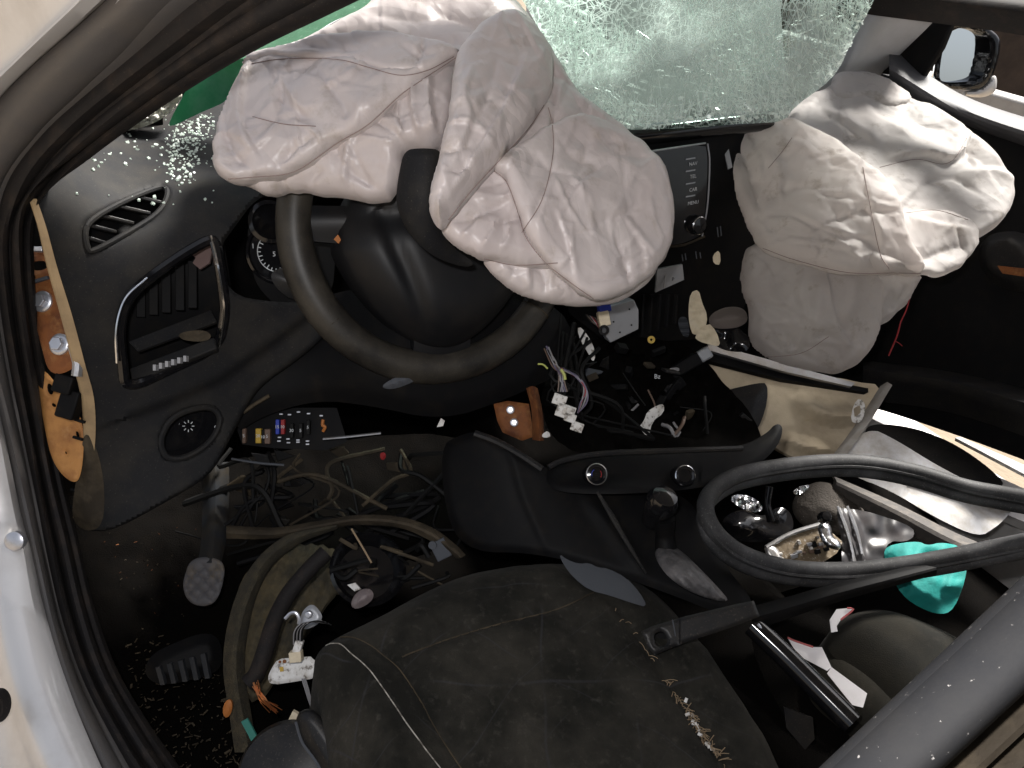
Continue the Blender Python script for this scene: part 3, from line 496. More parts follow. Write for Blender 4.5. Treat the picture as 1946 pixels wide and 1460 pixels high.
for k in range(8):
    a = k*math.pi/4; c = P(358+10*math.cos(a)*.9, 810+10*math.sin(a)*.9, 1.052); M().box(c, (.0032, .001, .0006), [math.cos(a)*_R-math.sin(a)*_U, math.sin(a)*_R+math.cos(a)*_U, _f]).build('switch_mark', K['print'], db, smooth=False)
text('OE', P(413, 812, 1.055), .006, tx, K['print'], db, 'switch_mark')
# tan torn end edge of the dash
ce = [(60, 378), (78, 430), (100, 510), (128, 600), (152, 690), (170, 760), (172, 840), (160, 920), (148, 985)]
ci = [(58, 385), (73, 432), (92, 512), (118, 605), (140, 690), (156, 760), (160, 840), (148, 920), (140, 985)]
M().loft([PX([(u+4, v, float(Tda(u, v))-.006) for u, v in ce]), PX([(u-1, v, float(Tda(u, v))-.003) for u, v in ci]), PX([(u-1, v, float(Tda(u, v))+.012) for u, v in ci])], n=50, sub=4, thick=.003, dirn=_R).build('torn_end_edge', K['beige'], db)
M().relief([(160, 815), (185, 850), (200, 930), (196, 1000), (165, 1012), (136, 990), (140, 935), (152, 880)], lambda u, v: Tda(u, v)-.006, 5, h=lambda u, v, d, b: .006*np.minimum(d/.012, 1), thick=.006).build('end_cap_flange', K['brown'], db)
for q in range(6):
    u, v = 150-q*1.5+(q == 0)*2, 800+q*33; M().box(P(u, v, float(Tda(u, v))-.004), (.012, .003, .004), [nrm(_R-.3*_U), nrm(_U+.3*_R), _f]).build('clip_slot', K['black'], db)

M().box((.46, .36, .60), (.66, .06, .62)).build('passenger_dash', K['black'], db, bevel=.02)
# ---- centre of the dash
Tcen = Plane((.08, .13, .85), (-.05, -1, .22))
M().tube([P(1160, 262, 1.27), P(1260, 252, 1.29), P(1380, 238, 1.33), P(1460, 230, 1.36)], .016, 14, 20).build('dash_roll', K['gloss'], db)
M().relief([(1130, 270), (1400, 240), (1480, 240), (1500, 470), (1420, 560), (1400, 640), (1080, 660), (1080, 400)], lambda u, v: Tcen(u, v)+.03, 10, thick=.02, smooth=1).build('centre_carrier', K['black'], db)
scr = M().relief([(1190, 296), (1230, 290), (1346, 272), (1350, 300), (1346, 380), (1336, 450), (1288, 468), (1190, 485)], Tcen, 6, thick=.03, smooth=1).build('radio_fascia', K['gloss'], db)
M().tube([Tcen.pt(u, v)-_f*.002 for u, v in ((1200, 295), (1235, 289), (1340, 273))], .0016, 6, 20).build('radio_trim', K['grey'], db)
M().tube([Tcen.pt(u, v)-_f*.002 for u, v in ((1344, 274), (1348, 310), (1344, 390), (1334, 450))], .0014, 6, 20).build('radio_trim', K['grey'], db)
fx = frame(Tcen.n); fx = np.array([nrm(Tcen.pt(1340, 300)-Tcen.pt(1290, 308)), nrm(Tcen.pt(1316, 300)-Tcen.pt(1312, 400)), -_f])
for v, s in ((312, 'NAV'), (336, 'TEL'), (361, 'CAR'), (386, 'MENU')): text(s, Tcen.pt(1317, v)-_f*.0012, .008, fx, K['print'], db, 'button_lettering')
for v in (302, 325, 349, 373): M().box(Tcen.pt(1312, v)-_f*.001, (.019, .0022, .001), fx).build('button_line', K['grey'], db, smooth=False)
kc = Tcen.pt(1322, 427); M().lathe(kc, Tcen.n, [(0, -.004), (.016, -.004), (.0158, .006), (.0125, .012), (.0, .013)], 32).build('volume_knob', K['gloss'], db)
M().lathe(kc, Tcen.n, [(.0135, .0105), (.0148, .0095), (.0148, .0115), (.0135, .0125)], 32, ring=True).build('knob_ring', K['chrome'], db)
M().tube([Tcen.pt(u, v)-_f*.003 for u, v in ((1270, 470), (1300, 466), (1338, 450))], .002, 6, 16).build('broken_edge', K['brown'], db)
Tp = lambda u, v: Tcen(u, v)+.015
M().plate([(1249, 512), (1297, 503), (1300, 532), (1246, 556)], PlaneAt(1270, 530, 1.33, (-.1, -1, .1)), .004).build('bracket_plate', K['grey'], db)
M().tube([P(1266, 508, 1.325), P(1262, 548, 1.325)], .0012, 6, 6).build('plate_fold', K['dustyalu'], db)
text('P', P(1279, 531, 1.326), .008, tx, K['blackw'], db, 'stamped_letter')
for i, (u, v, l) in enumerate(((1296, 484, 18), (1302, 482, 18), (1322, 478, 20), (1363, 432, 26), (1369, 430, 26), (1330, 480, 16))):
    M().tube([P(u, v, 1.335), P(u+2, v+l*.7, 1.335)], .001, 5, 4).build('clip_rib', K['softgrey'], db)
for i in range(5): M().tube([P(1222+i*16, 560, 1.36), P(1218+i*16, 640-6*i, 1.37)], .004, 6, 5).build('support_rib', K['black'], db)
M().plate([(1372, 270), (1382, 268), (1392, 318), (1384, 322)], PlaneAt(1380, 295, 1.36, -_f), .004).build('side_clip', K['grey'], db)

# ---- instrument cluster
Tcl = PlaneAt(530, 470, 1.09, (-.05, -.93, .35))
M().relief([(466, 410), (520, 398), (600, 400), (640, 460), (630, 580), (560, 610), (500, 560), (478, 520)], Tcl, 8, thick=.02).build('cluster_face', K['black'], db)
M().lathe(Tcl.pt(531, 480)-_f*.003, Tcl.n, [(.0, .001), (.037, .001), (.04, .006), (.043, .004), (.043, -.01), (0, -.01)], 40).build('gauge_dial', K['gloss'], db)
gc = Tcl.pt(531, 480)-_f*.006; ga = frame(Tcl.n)
for k in range(13):
    a = math.pi*(.62+.9*k/12); r = .024; c = gc+r*(math.cos(a)*ga[0]+math.sin(a)*ga[1])
    M().box(c, (.006 if k % 3 == 0 else .0035, .0011, .0006), [math.cos(a)*ga[0]+math.sin(a)*ga[1], -math.sin(a)*ga[0]+math.cos(a)*ga[1], ga[2]]).build('gauge_tick', K['print'], db, smooth=False)
M().tube([gc+.0265*(math.cos(a)*ga[0]+math.sin(a)*ga[1]) for a in np.linspace(math.pi*.62, math.pi*1.52, 20)], .0006, 5, 30).build('gauge_arc', K['print'], db)
for s, u, v in (('5', 524, 485), ('15', 547, 468), ('1', 484, 470)): text(s, Tcl.pt(u, v)-_f*.007, .009, ga, K['print'], db, 'gauge_numeral')
M().lathe(P(512, 422, 1.05), nrm((-.15, -.9, .4)), [(.02, -.04), (.026, -.03), (.027, .012), (.022, .014), (.02, .0), (.0, -.02)], 28).build('cluster_tube', K['gloss'], db)
M().relief([(512, 512), (570, 505), (590, 560), (560, 575), (520, 545)], PlaneAt(550, 540, 1.07, (-.05, -.9, .4)), 6, h=lambda u, v, d, b: .01*np.minimum(d/.02, 1), thick=.02).build('cluster_lip', K['plastic'], db)
# ---- lower shroud and knee panel
Tlo = TPS([(430, 760, 1.09), (600, 590, 1.12), (850, 600, 1.12), (1060, 620, 1.2), (1080, 740, 1.22), (850, 760, 1.12), (640, 780, 1.11), (500, 830, 1.12), (700, 690, 1.07)], 1e-3)
M().relief([(470, 700), (560, 580), (700, 540), (900, 540), (1080, 580), (1090, 700), (960, 760), (840, 800), (700, 770), (600, 760), (500, 790), (440, 830)], Tlo, 9, h=lambda u, v, d, b: .008*vnoise(u*.006, v*.006, 4)+.006*np.minimum(d/.02, 1), thick=.012).build('knee_panel', K['black'], db)
M().relief([(720, 735), (760, 712), (805, 708), (790, 725), (745, 742)], lambda u, v: Tlo(u, v)-.02, 5, h=lambda u, v, d, b: .008*np.minimum(d/.01, 1), thick=.004).build('shroud_lip', K['softgrey'], db)
M().tube([P(462, 784, 1.08), P(485, 768, 1.08), P(512, 752, 1.08)], .0025, 6, 10).build('panel_tab', K['brown'], db)
M().tube([P(440, 872, 1.1), P(490, 880, 1.1), P(540, 884, 1.1)], .0016, 6, 10).build('panel_edge', K['softgrey'], db)

# ================================================================== steering wheel
WC = P(826, 436, 1.075); WN = nrm((-.06, -.90, .44)); WA = frame(WN)       # right, up, towards the driver
def wp(x, y, z=0): return WC+WA[0]*x+WA[1]*y+WA[2]*z
sw = thing('steering_wheel', WC, 'black leather steering wheel with worn dusty rim under the burst airbag', 'steering wheel')
RW = .182
pts = [wp(RW*math.cos(a), RW*math.sin(a)) for a in np.linspace(0, 2*math.pi, 97)]
m = M(); seg = 16; n = 96; V = []
for i in range(n):
    a = 2*math.pi*i/n; rd = math.cos(a)*WA[0]+math.sin(a)*WA[1]
    low = max(0, -math.sin(a)); ro = .0198+.0022*max(0, math.cos(2*(a-.2)))
    for k in range(seg):
        q = 2*math.pi*k/seg; V.append(WC+rd*(RW+ro*math.cos(q)*(1.0+.12*low))+WA[2]*(ro*1.05*math.sin(q)))
m.add(V, [(i*seg+k, i*seg+(k+1) % seg, ((i+1) % n)*seg+(k+1) % seg, ((i+1) % n)*seg+k) for i in range(n) for k in range(seg)])
rimm = mat('worn_leather_rim', (.01, .0095, .009), .45, spec=.35, bump=(900, .3, .0004), dust=((.05, .044, .035), 12, .36, .62, .8), dust2=((.08, .066, .048), 420, .66, .78, .5))
rm = m.build('rim', rimm, sw)
for a in (math.radians(218), math.radians(322), math.radians(150), math.radians(30)):
    rd = math.cos(a)*WA[0]+math.sin(a)*WA[1]; tg = -math.sin(a)*WA[0]+math.cos(a)*WA[1]; c = WC+rd*RW
    ring = [c+rd*.0204*math.cos(q)*1.02+WA[2]*.0212*math.sin(q) for q in np.linspace(0, 2*math.pi, 25)]
    M().tube(ring, .0009, 5, 48).build('rim_seam', K['brown'], rm)
hubm = mat('hub_cover_plastic', (.006, .0063, .0075), .5, spec=.3, bump=(1200, .3, .0003), dust=((.018, .015, .013), 20, .45, .75, .5))
# airbag cover: rounded, wide above and narrowing to a tongue below
def hub_h(x, y):
    q = np.abs(x)/(.105-.035*np.clip((-y-.0)/.11, 0, 1)); r = np.abs(y+.012)/.098
    return np.clip(1-(q**2.6+r**2.6), 0, 1)
hv = []; hf = []; N = 44
gx, gy = np.meshgrid(np.linspace(-1, 1, N), np.linspace(-1, 1, N), indexing='ij')
sqx = gx*np.sqrt(1-gy**2/2); sqy = gy*np.sqrt(1-gx**2/2)
hx = sqx*(.134-.04*np.clip(-sqy, 0, 1)); hy = -.028+sqy*.126
rr = np.clip(sqx**2+sqy**2, 0, 1); hz = .018+.052*(1-rr**2.2)-.02*np.exp(-((sqy-.35)/.16)**2)*(1-rr)
hz += -.012*np.exp(-((sqx+.55+.25*sqy)/.09)**2)*(sqy < .4)*(1-rr)
top = [wp(a, b, c) for a, b, c in zip(hx.ravel(), hy.ravel(), hz.ravel())]; bot = [wp(a, b, -.02) for a, b in zip(hx.ravel(), hy.ravel())]
k2 = N*N; F_ = [(i*N+j, i*N+j+1, (i+1)*N+j+1, (i+1)*N+j) for i in range(N-1) for j in range(N-1)]
edge = [i*N for i in range(N)]+[(N-1)*N+j for j in range(1, N)]+[i*N+N-1 for i in range(N-2, -1, -1)]+[j for j in range(N-2, 0, -1)]
F2 = F_+[tuple(k2+q for q in f[::-1]) for f in F_]+[(a, b, b+k2, a+k2) for a, b in zip(edge, edge[1:]+edge[:1])]
M().add(top+bot, F2).build('hub_cover', hubm, sw)
for s in (-1, 1):
    M().loft([[wp(s*.085, .03, .02), wp(s*.13, .028, .012), wp(s*.178, .03, .0)], [wp(s*.085, .01, .032), wp(s*.13, .01, .022), wp(s*.178, .01, .006)], [wp(s*.08, -.025, .02), wp(s*.13, -.018, .012), wp(s*.178, -.012, .0)]], n=12, sub=4, thick=.016, dirn=-WA[2]).build('spoke', hubm, sw)
M().loft([[wp(-.045, -.09, .02), wp(-.04, -.14, .012), wp(-.042, -.18, 0)], [wp(0, -.09, .035), wp(0, -.14, .02), wp(0, -.18, .004)], [wp(.045, -.09, .02), wp(.04, -.14, .012), wp(.042, -.18, 0)]], n=12, sub=4, thick=.016, dirn=-WA[2]).build('spoke', hubm, sw)
M().plate([(634, 455), (642, 446), (648, 456), (643, 463)], PlaneAt(642, 454, 1.0, -_f), .006).build('exposed_clip', K['orange'], sw)
# opened cover flap standing up through the airbag
fv = TPS([(770, 285, .865), (838, 285, .865), (757, 390, .87), (815, 380, .868), (800, 480, .90), (870, 470, .90)], 1e-3)
M().relief([(768, 286), (800, 283), (842, 285), (836, 330), (824, 380), (832, 430), (862, 476), (905, 500), (890, 512), (830, 492), (780, 450), (757, 405), (752, 375), (758, 330)], fv, 5, h=lambda u, v, d, b: .004*np.minimum(d/.006, 1)+.012*np.sin((u-757)/90*3.1), thick=.005).build('cover_flap', K['dash'], sw)
M().lathe(wp(0, -.01, -.06), WN, [(.06, -.12), (.07, -.06), (.062, .0), (.05, .045)], 28).build('column_shroud', K['black'], sw)

# ================================================================== airbags
def crease_fn(lst, tw=3.6):
    def fn(u, v):
        h = np.zeros(np.shape(u))
        for poly, amp, wd, kind in lst:
            p = crspline(np.array(poly, float), 24 if len(poly) > 3 else 8) if len(poly) > 2 else poly
            d, _, _, sg, rl = segdist(u, v, p, False); tp = np.clip(np.minimum(rl, 1-rl)*5, 0, 1)*.85+.15; end = np.where((rl < .001) | (rl > .999), np.exp(-d/(wd*.4)), 1)
            if kind == 'v': h += -amp*np.exp(-d/wd)*tp*end
            elif kind == 'r': h += amp*np.exp(-(d/wd)**2)*tp*end
            elif kind == 's+': h += amp*(.325+.675*np.tanh(sg*d/tw))*np.exp(-d/wd)*tp*end
            elif kind == 's-': h += amp*(.325-.675*np.tanh(sg*d/tw))*np.exp(-d/wd)*tp*end
        return h
    return fn
def rand_creases(n, poly, seed, amp=.006):
    r = np.random.default_rng(seed); pl_ = np.array(poly, float); lo, hi = pl_.min(0), pl_.max(0); out = []
    main = r.uniform(0, 3.14)
    while len(out) < n:
        c = r.uniform(lo, hi)
        if not inside(c[:1], c[1:], pl_)[0]: continue
        L = r.uniform(18, 75); a = main+r.normal(0, .7) if r.random() < .6 else r.uniform(0, 3.14); d = np.array([math.cos(a), math.sin(a)])*L; s = np.array([-d[1], d[0]])*r.normal(0, .18)
        out.append(([tuple(c-d), tuple(c+s), tuple(c+d)], amp*r.uniform(.3, 1)*L/50, r.uniform(2.6, 8), r.choice(['v', 's+', 's-', 's+'])))
    return out
def wobble(poly, seed):
    p = chaikin(poly, 2); s = np.arange(len(p))*.55; d = np.roll(p, -1, 0)-np.roll(p, 1, 0); L = np.linalg.norm(d, axis=1)+1e-9; nn = np.stack([-d[:, 1], d[:, 0]], 1)/L[:, None]
    k = np.abs(vnoise(s, s*0+seed*.37, seed)-.5)*2-.3
    return p+nn*(6*k*np.minimum(L/14, 1))[:, None]
def bag_lobe(mb, outline, T, puff, rad, cr, seed, camp=.008, f0=5, f1=30, open_=False, step=4, nvec=None, backp=.03, ncr=8, smooth=1, nrc=52):
    outline = wobble(outline, seed)
    cf = crease_fn(cr+rand_creases(nrc, outline, seed+5))
    def h(u, v, d, b):
        x = b@_R; y = b@_U
        e = np.sqrt(np.clip(1-(1-np.minimum(d/rad, 1))**2, 0, 1)); s = np.minimum(d/.012, 1)
        return puff*e+s*(cf(u, v)+crumple(x, y, seed, ncr, f0, f1, camp))+s*.006*(vnoise(x*9, y*9, seed)-.5)
    mb.relief(outline, T, step, h=h, n=nvec, smooth=smooth, pillow='open' if open_ else lambda d: backp*np.sqrt(np.clip(1-(1-np.minimum(d/rad, 1))**2, 0, 1)))
nD = nrm(-_f+.15*_U)
da = thing('driver_airbag', WC+WA[2]*.03, 'crumpled pinkish grey airbag burst out of the steering wheel hub', 'airbag')
TD = TPS([(410, 250, .93), (478, 110, .985), (700, 10, 1.01), (960, -10, 1.06), (860, 250, .89), (600, 350, .915), (600, 200, .925), (1070, 150, 1.04), (850, 330, .90), (760, 370, .905), (1000, 420, .96), (1230, 290, 1.06)], 1e-3)
mb = M()
# back of the bag rising behind the folds
bag_lobe(mb, [(455, 135), (478, 108), (540, 92), (620, 60), (690, 20), (740, -20), (960, -20), (1005, 30), (1055, 100), (1085, 165), (1150, 225), (1230, 290), (1150, 400), (1000, 420), (880, 400), (840, 280), (760, 250), (560, 220)], lambda u, v: TD(u, v)+.026, .016, .016,
  [([(500, 98), (620, 84), (760, 80), (900, 100)], .012, 22, 'v'), ([(800, 20), (900, 60), (980, 120), (1040, 160)], .012, 18, 'v'), ([(700, 40), (780, 50), (860, 40)], .006, 14, 'v')], 21, nvec=nD, nrc=26)
# lower pocket over the wheel rim
bag_lobe(mb, [(404, 300), (440, 290), (560, 270), (690, 180), (800, 110), (872, 100), (862, 200), (845, 286), (768, 282), (764, 320), (752, 380), (690, 381), (620, 369), (545, 358), (512, 373), (470, 351), (418, 344)], lambda u, v: TD(u, v)+.008, .012, .012,
  [([(792, 150), (784, 190), (788, 240), (802, 285)], .016, 12, 's-'), ([(826, 150), (822, 200), (830, 250), (836, 285)], .02, 14, 's+'), ([(690, 246), (672, 300), (664, 340), (668, 376)], .007, 11, 's+'), ([(682, 268), (720, 276), (768, 284)], .004, 8, 's+'),
   ([(640, 272), (655, 320), (690, 350), (735, 372)], .008, 10, 'v'), ([(560, 325), (545, 345), (540, 358)], .007, 8, 'v'), ([(620, 330), (600, 350), (596, 366)], .007, 7, 'v'), ([(730, 170), (745, 215), (770, 250)], .009, 10, 'v'), ([(770, 180), (760, 240), (775, 275)], .01, 9, 's+')], 22, nvec=nD, camp=.007, nrc=30)
# middle band folded over the pocket
bag_lobe(mb, [(406, 262), (425, 205), (452, 150), (470, 112), (540, 104), (640, 104), (760, 134), (820, 120), (872, 98), (862, 112), (804, 153), (760, 184), (700, 239), (640, 276), (560, 329), (480, 341), (418, 346), (402, 300)], lambda u, v: TD(u, v)-.022, .011, .009,
  [([(440, 180), (432, 240), (450, 300), (490, 335)], .009, 10, 'v'), ([(490, 120), (470, 180), (466, 240), (500, 310)], .01, 11, 's+'), ([(520, 130), (560, 200), (590, 230)], .008, 13, 's-'), ([(450, 225), (540, 235), (600, 232)], .005, 7, 'v'), ([(600, 130), (640, 190), (660, 220), (655, 255)], .008, 12, 'v'),
   ([(540, 240), (560, 280), (540, 325)], .006, 9, 'v'), ([(420, 320), (500, 290), (545, 235)], .007, 9, 's-')], 23, nvec=nD, camp=.008, nrc=34)
# top flap drooping over the band
bag_lobe(mb, [(452, 122), (480, 100), (540, 84), (640, 62), (740, 60), (840, 76), (880, 96), (868, 106), (812, 136), (760, 145), (700, 130), (640, 115), (540, 114), (480, 124)], lambda u, v: TD(u, v)-.038, .009, .007,
  [([(500, 100), (600, 98), (700, 104)], .006, 10, 'v'), ([(620, 75), (660, 95), (650, 112)], .005, 8, 'v'), ([(760, 90), (790, 110), (840, 110)], .006, 8, 'v')], 24, nvec=nD, camp=.005, nrc=14)
TC = TPS([(868, 100, .945), (1000, 40, 1.03), (1060, 110, 1.03), (1180, 240, 1.02), (1275, 350, 1.02), (1265, 490, 1.00), (1080, 510, .90), (838, 445, .845), (815, 380, .848), (860, 200, .88), (950, 300, .89)], 1e-3)
bag_lobe(mb, [(880, 300), (960, 160), (1005, 32), (1055, 100), (1090, 172), (1180, 236), (1248, 292), (1272, 350), (1282, 430), (1264, 490), (1200, 520), (1080, 512), (980, 507), (900, 490), (840, 446), (830, 420), (850, 380)], lambda u, v: TC(u, v)+.006, .014, .013,
  [([(1040, 140), (1051, 200), (1050, 300), (1030, 380), (992, 442)], .007, 5, 'v'), ([(860, 430), (900, 425), (960, 400)], .008, 9, 'v'), ([(872, 460), (900, 440), (912, 415)], .008, 6, 's+'), ([(915, 478), (936, 450), (935, 425)], .008, 6, 's+'), ([(948, 488), (965, 460), (960, 430)], .008, 6, 's+'), ([(1000, 100), (1050, 150), (1120, 190)], .01, 14, 'v'), ([(900, 390), (940, 400), (990, 380)], .008, 9, 's-')], 33, camp=.008, nvec=nD)
# tube of cloth rolled over from the top
bag_lobe(mb, [(864, 106), (900, 60), (960, 20), (1005, 32), (1046, 90), (1056, 140), (1048, 178), (1005, 248), (950, 308), (895, 368), (852, 424), (836, 440), (818, 410), (814, 380), (826, 318), (846, 250), (858, 180)], lambda u, v: TC(u, v)-.032, .024, .026,
  [([(905, 150), (890, 200), (900, 250), (870, 330)], .010, 11, 's+'), ([(950, 130), (930, 200), (905, 260)], .007, 8, 'v'), ([(1000, 120), (960, 220), (900, 320), (850, 400)], .009, 10, 's-'), ([(840, 300), (870, 310), (900, 290)], .006, 7, 'v'), ([(880, 180), (900, 190), (930, 180)], .005, 6, 'v'), ([(850, 350), (880, 345), (900, 330)], .006, 6, 'v')], 36, camp=.007, nvec=nD, nrc=34)
TE = TPS([(915, 490, .885), (985, 558, .895), (1130, 583, .93), (1265, 500, .985), (1200, 440, .98), (1000, 440, .91)], 1e-3)
bag_lobe(mb, [(912, 486), (935, 525), (985, 557), (1050, 577), (1130, 583), (1205, 566), (1268, 498), (1200, 440), (1000, 440)], TE, .012, .012,
  [([(960, 500), (985, 530), (1000, 560)], .005, 8, 'v'), ([(1020, 505), (1035, 545), (1030, 570)], .006, 8, 'v'), ([(940, 508), (1000, 520), (1040, 512)], .004, 6, 'v')], 44, camp=.006, nvec=nD)
TDd = TPS([(930, 318, .862), (985, 410, .858), (1040, 500, .868), (1130, 568, .895), (1262, 500, .965), (1278, 340, 1.0), (1110, 210, .975), (1000, 270, .90), (1120, 400, .905)], 1e-3)
bag_lobe(mb, [(928, 312), (962, 340), (985, 400), (1000, 452), (1038, 500), (1085, 540), (1128, 572), (1195, 556), (1262, 502), (1284, 430), (1276, 340), (1248, 293), (1180, 242), (1110, 212), (1052, 232), (1000, 268)], lambda u, v: TDd(u, v)-.012, .008, .008,
  [([(1050, 230), (1048, 330), (1020, 400), (1000, 450)], .006, 7, 'v'), ([(1060, 460), (1150, 430), (1220, 400)], .004, 12, 'v'), ([(1140, 260), (1170, 300), (1240, 310)], .008, 16, 'v'), ([(1080, 330), (1120, 400), (1125, 480)], .004, 8, 'r'),
   ([(1180, 300), (1190, 400), (1240, 470)], .004, 10, 'v'), ([(1060, 270), (1090, 310), (1150, 320)], .006, 12, 'v'), ([(1100, 540), (1180, 530), (1255, 490)], .005, 7, 'v'), ([(1020, 300), (1040, 330), (1100, 345)], .005, 9, 'v')], 57, camp=.007, f0=6, f1=32, nvec=nD)
bagd = mb.build('airbag_cloth', K['bagD'], da, ang=75)
# stitching on the front lobe, plus brown lines that paint fold shade
def seam_on(pts, T, k, name, m, parent, r=.0007): return M().tube([P(u, v, float(T(u, v))-k) for u, v in pts], r, 5, 40).build(name, m, parent)

def on_surface(o, pts, k=.0006):
    from mathutils.bvhtree import BVHTree
    bm = bmesh.new(); bm.from_mesh(o.data); t = BVHTree.FromBMesh(bm); l = np.array(parent_loc(o)); out = []
    for u, v in pts:
        r_ = rays(u, v); h = t.ray_cast(Vector((CAM-l).tolist()), Vector(r_.tolist()))
        if h[0] is not None: out.append(np.array(h[0])+l-nrm(r_)*k)
    bm.free(); return np.array(out)
def stitch_and_shade_lines(o, parent, lines, m):
    for ln in lines:
        p = on_surface(o, crspline(np.array(ln, float), 60)); d = np.r_[0, np.linalg.norm(np.diff(p, axis=0), axis=1)]; cut = [0]+[i for i in range(1, len(p)) if d[i] > .02]+[len(p)]
        for a, b in zip(cut[:-1], cut[1:]):
            if b-a > 4: M().tube(p[a:b], .00055, 5, spline=False).build('stitch_shade_line', m, parent)  # thin brown tubes: some stitching, the rest shade painted along the folds
K['stitch_shade_line'] = mat('brown_grey_stitch_and_fold_shade', (.26, .2, .185), .9)  # one brown for the stitching and the painted fold shade
stitch_and_shade_lines(bagd, da, [[(1042, 205), (1050, 240), (1050, 300), (1030, 380), (992, 442)], [(866, 110), (804, 151), (760, 182), (700, 237), (640, 273), (560, 326), (480, 337), (425, 341)], [(478, 121), (540, 112), (640, 113), (700, 128), (760, 143), (812, 134), (862, 108)], [(1034, 200), (1003, 246), (948, 306), (893, 366), (852, 418)], [(935, 322), (962, 345), (984, 402), (1000, 452), (1038, 500), (1085, 538), (1128, 568)], [(480, 222), (540, 236), (600, 240)], [(920, 492), (980, 504), (1060, 500)]], K['stitch_shade_line'])
pa = thing('passenger_airbag', P(1560, 300, 1.4), 'soiled white passenger airbag hanging limp from the dashboard, lit from the window', 'airbag')
nP = nrm(-_f+.1*_U); mb = M()
TP1 = TPS([(1500, 220, 1.52), (1600, 135, 1.62), (1750, 185, 1.56), (1890, 290, 1.44), (1925, 350, 1.42), (1850, 470, 1.34), (1760, 525, 1.29), (1600, 300, 1.42), (1720, 380, 1.36)], 1e-3)
bag_lobe(mb, [(1490, 225), (1530, 180), (1572, 165), (1600, 150), (1665, 160), (1720, 190), (1780, 205), (1828, 240), (1890, 292), (1922, 345), (1924, 378), (1905, 420), (1862, 455), (1800, 470), (1720, 470), (1600, 420), (1520, 300)], TP1, .016, .016,
  [([(1672, 315), (1740, 303), (1790, 312), (1815, 300), (1835, 265)], .02, 18, 's-'), ([(1620, 195), (1655, 240), (1730, 260)], .014, 20, 'r'), ([(1550, 215), (1600, 245), (1660, 290)], .012, 16, 's-'), ([(1730, 360), (1800, 345), (1850, 380)], .014, 14, 'v'), ([(1845, 250), (1830, 290), (1840, 330)], .008, 8, 'v'), ([(1820, 330), (1880, 330), (1910, 350)], .01, 12, 's+'), ([(1700, 220), (1760, 250), (1820, 250)], .012, 14, 'v')], 71, camp=.012, f0=4, f1=18, nvec=nP, ncr=6, open_=True, nrc=26)
bag_lobe(mb, [(1572, 175), (1585, 140), (1620, 133), (1665, 142), (1715, 168), (1735, 188), (1724, 206), (1690, 206), (1650, 190), (1620, 196), (1590, 192)], lambda u, v: TP1(u, v)-.02, .01, .01, [([(1600, 160), (1650, 168), (1710, 190)], .006, 9, 'v')], 72, camp=.005, nvec=nP, open_=True, nrc=8)
bag_lobe(mb, [(1640, 400), (1720, 404), (1790, 392), (1850, 420), (1864, 455), (1848, 480), (1820, 516), (1788, 529), (1740, 524), (1660, 518), (1620, 470)], lambda u, v: TP1(u, v)-.02, .014, .014, [([(1730, 420), (1780, 430), (1840, 440)], .012, 14, 's+'), ([(1740, 500), (1790, 480), (1830, 470)], .01, 12, 'v')], 73, camp=.007, nvec=nP, open_=True, nrc=14)
TP3 = TPS([(1410, 480, 1.38), (1520, 480, 1.36), (1680, 570, 1.35), (1590, 713, 1.37), (1450, 680, 1.40), (1540, 600, 1.33)], 1e-3)
bag_lobe(mb, [(1640, 510), (1752, 516), (1736, 560), (1712, 592), (1672, 622), (1640, 640), (1600, 580)], lambda u, v: TP3(u, v)+.03, .03, .04, [([(1680, 520), (1700, 560), (1670, 600)], .006, 12, 'v')], 75, camp=.006, nvec=nP, open_=True)
bag_lobe(mb, [(1408, 500), (1420, 468), (1450, 458), (1560, 480), (1672, 520), (1680, 570), (1672, 640), (1640, 690), (1592, 714), (1530, 704), (1452, 682), (1424, 645), (1426, 590), (1408, 545)], TP3, .016, .016,
  [([(1520, 500), (1505, 560), (1515, 600), (1500, 670)], .009, 14, 's-'), ([(1560, 515), (1570, 580), (1600, 650), (1640, 670)], .01, 16, 's+'), ([(1605, 520), (1610, 580), (1590, 620)], .008, 14, 'r'), ([(1440, 580), (1490, 590), (1530, 560)], .005, 8, 'v'), ([(1440, 650), (1500, 665), (1560, 640), (1580, 655)], .006, 8, 'v'),
   ([(1455, 540), (1500, 530)], .004, 8, 'v'), ([(1600, 690), (1625, 660), (1610, 640)], .008, 8, 'r'), ([(1470, 520), (1465, 560), (1490, 610)], .006, 9, 'v'), ([(1545, 530), (1540, 600), (1530, 660)], .006, 10, 'r')], 83, camp=.008, f0=6, f1=30, nvec=nP)
TP2 = TPS([(1370, 240, 1.40), (1500, 220, 1.40), (1640, 310, 1.34), (1720, 400, 1.29), (1760, 525, 1.27), (1600, 522, 1.27), (1440, 470, 1.33), (1400, 370, 1.37), (1540, 380, 1.30)], 1e-3)
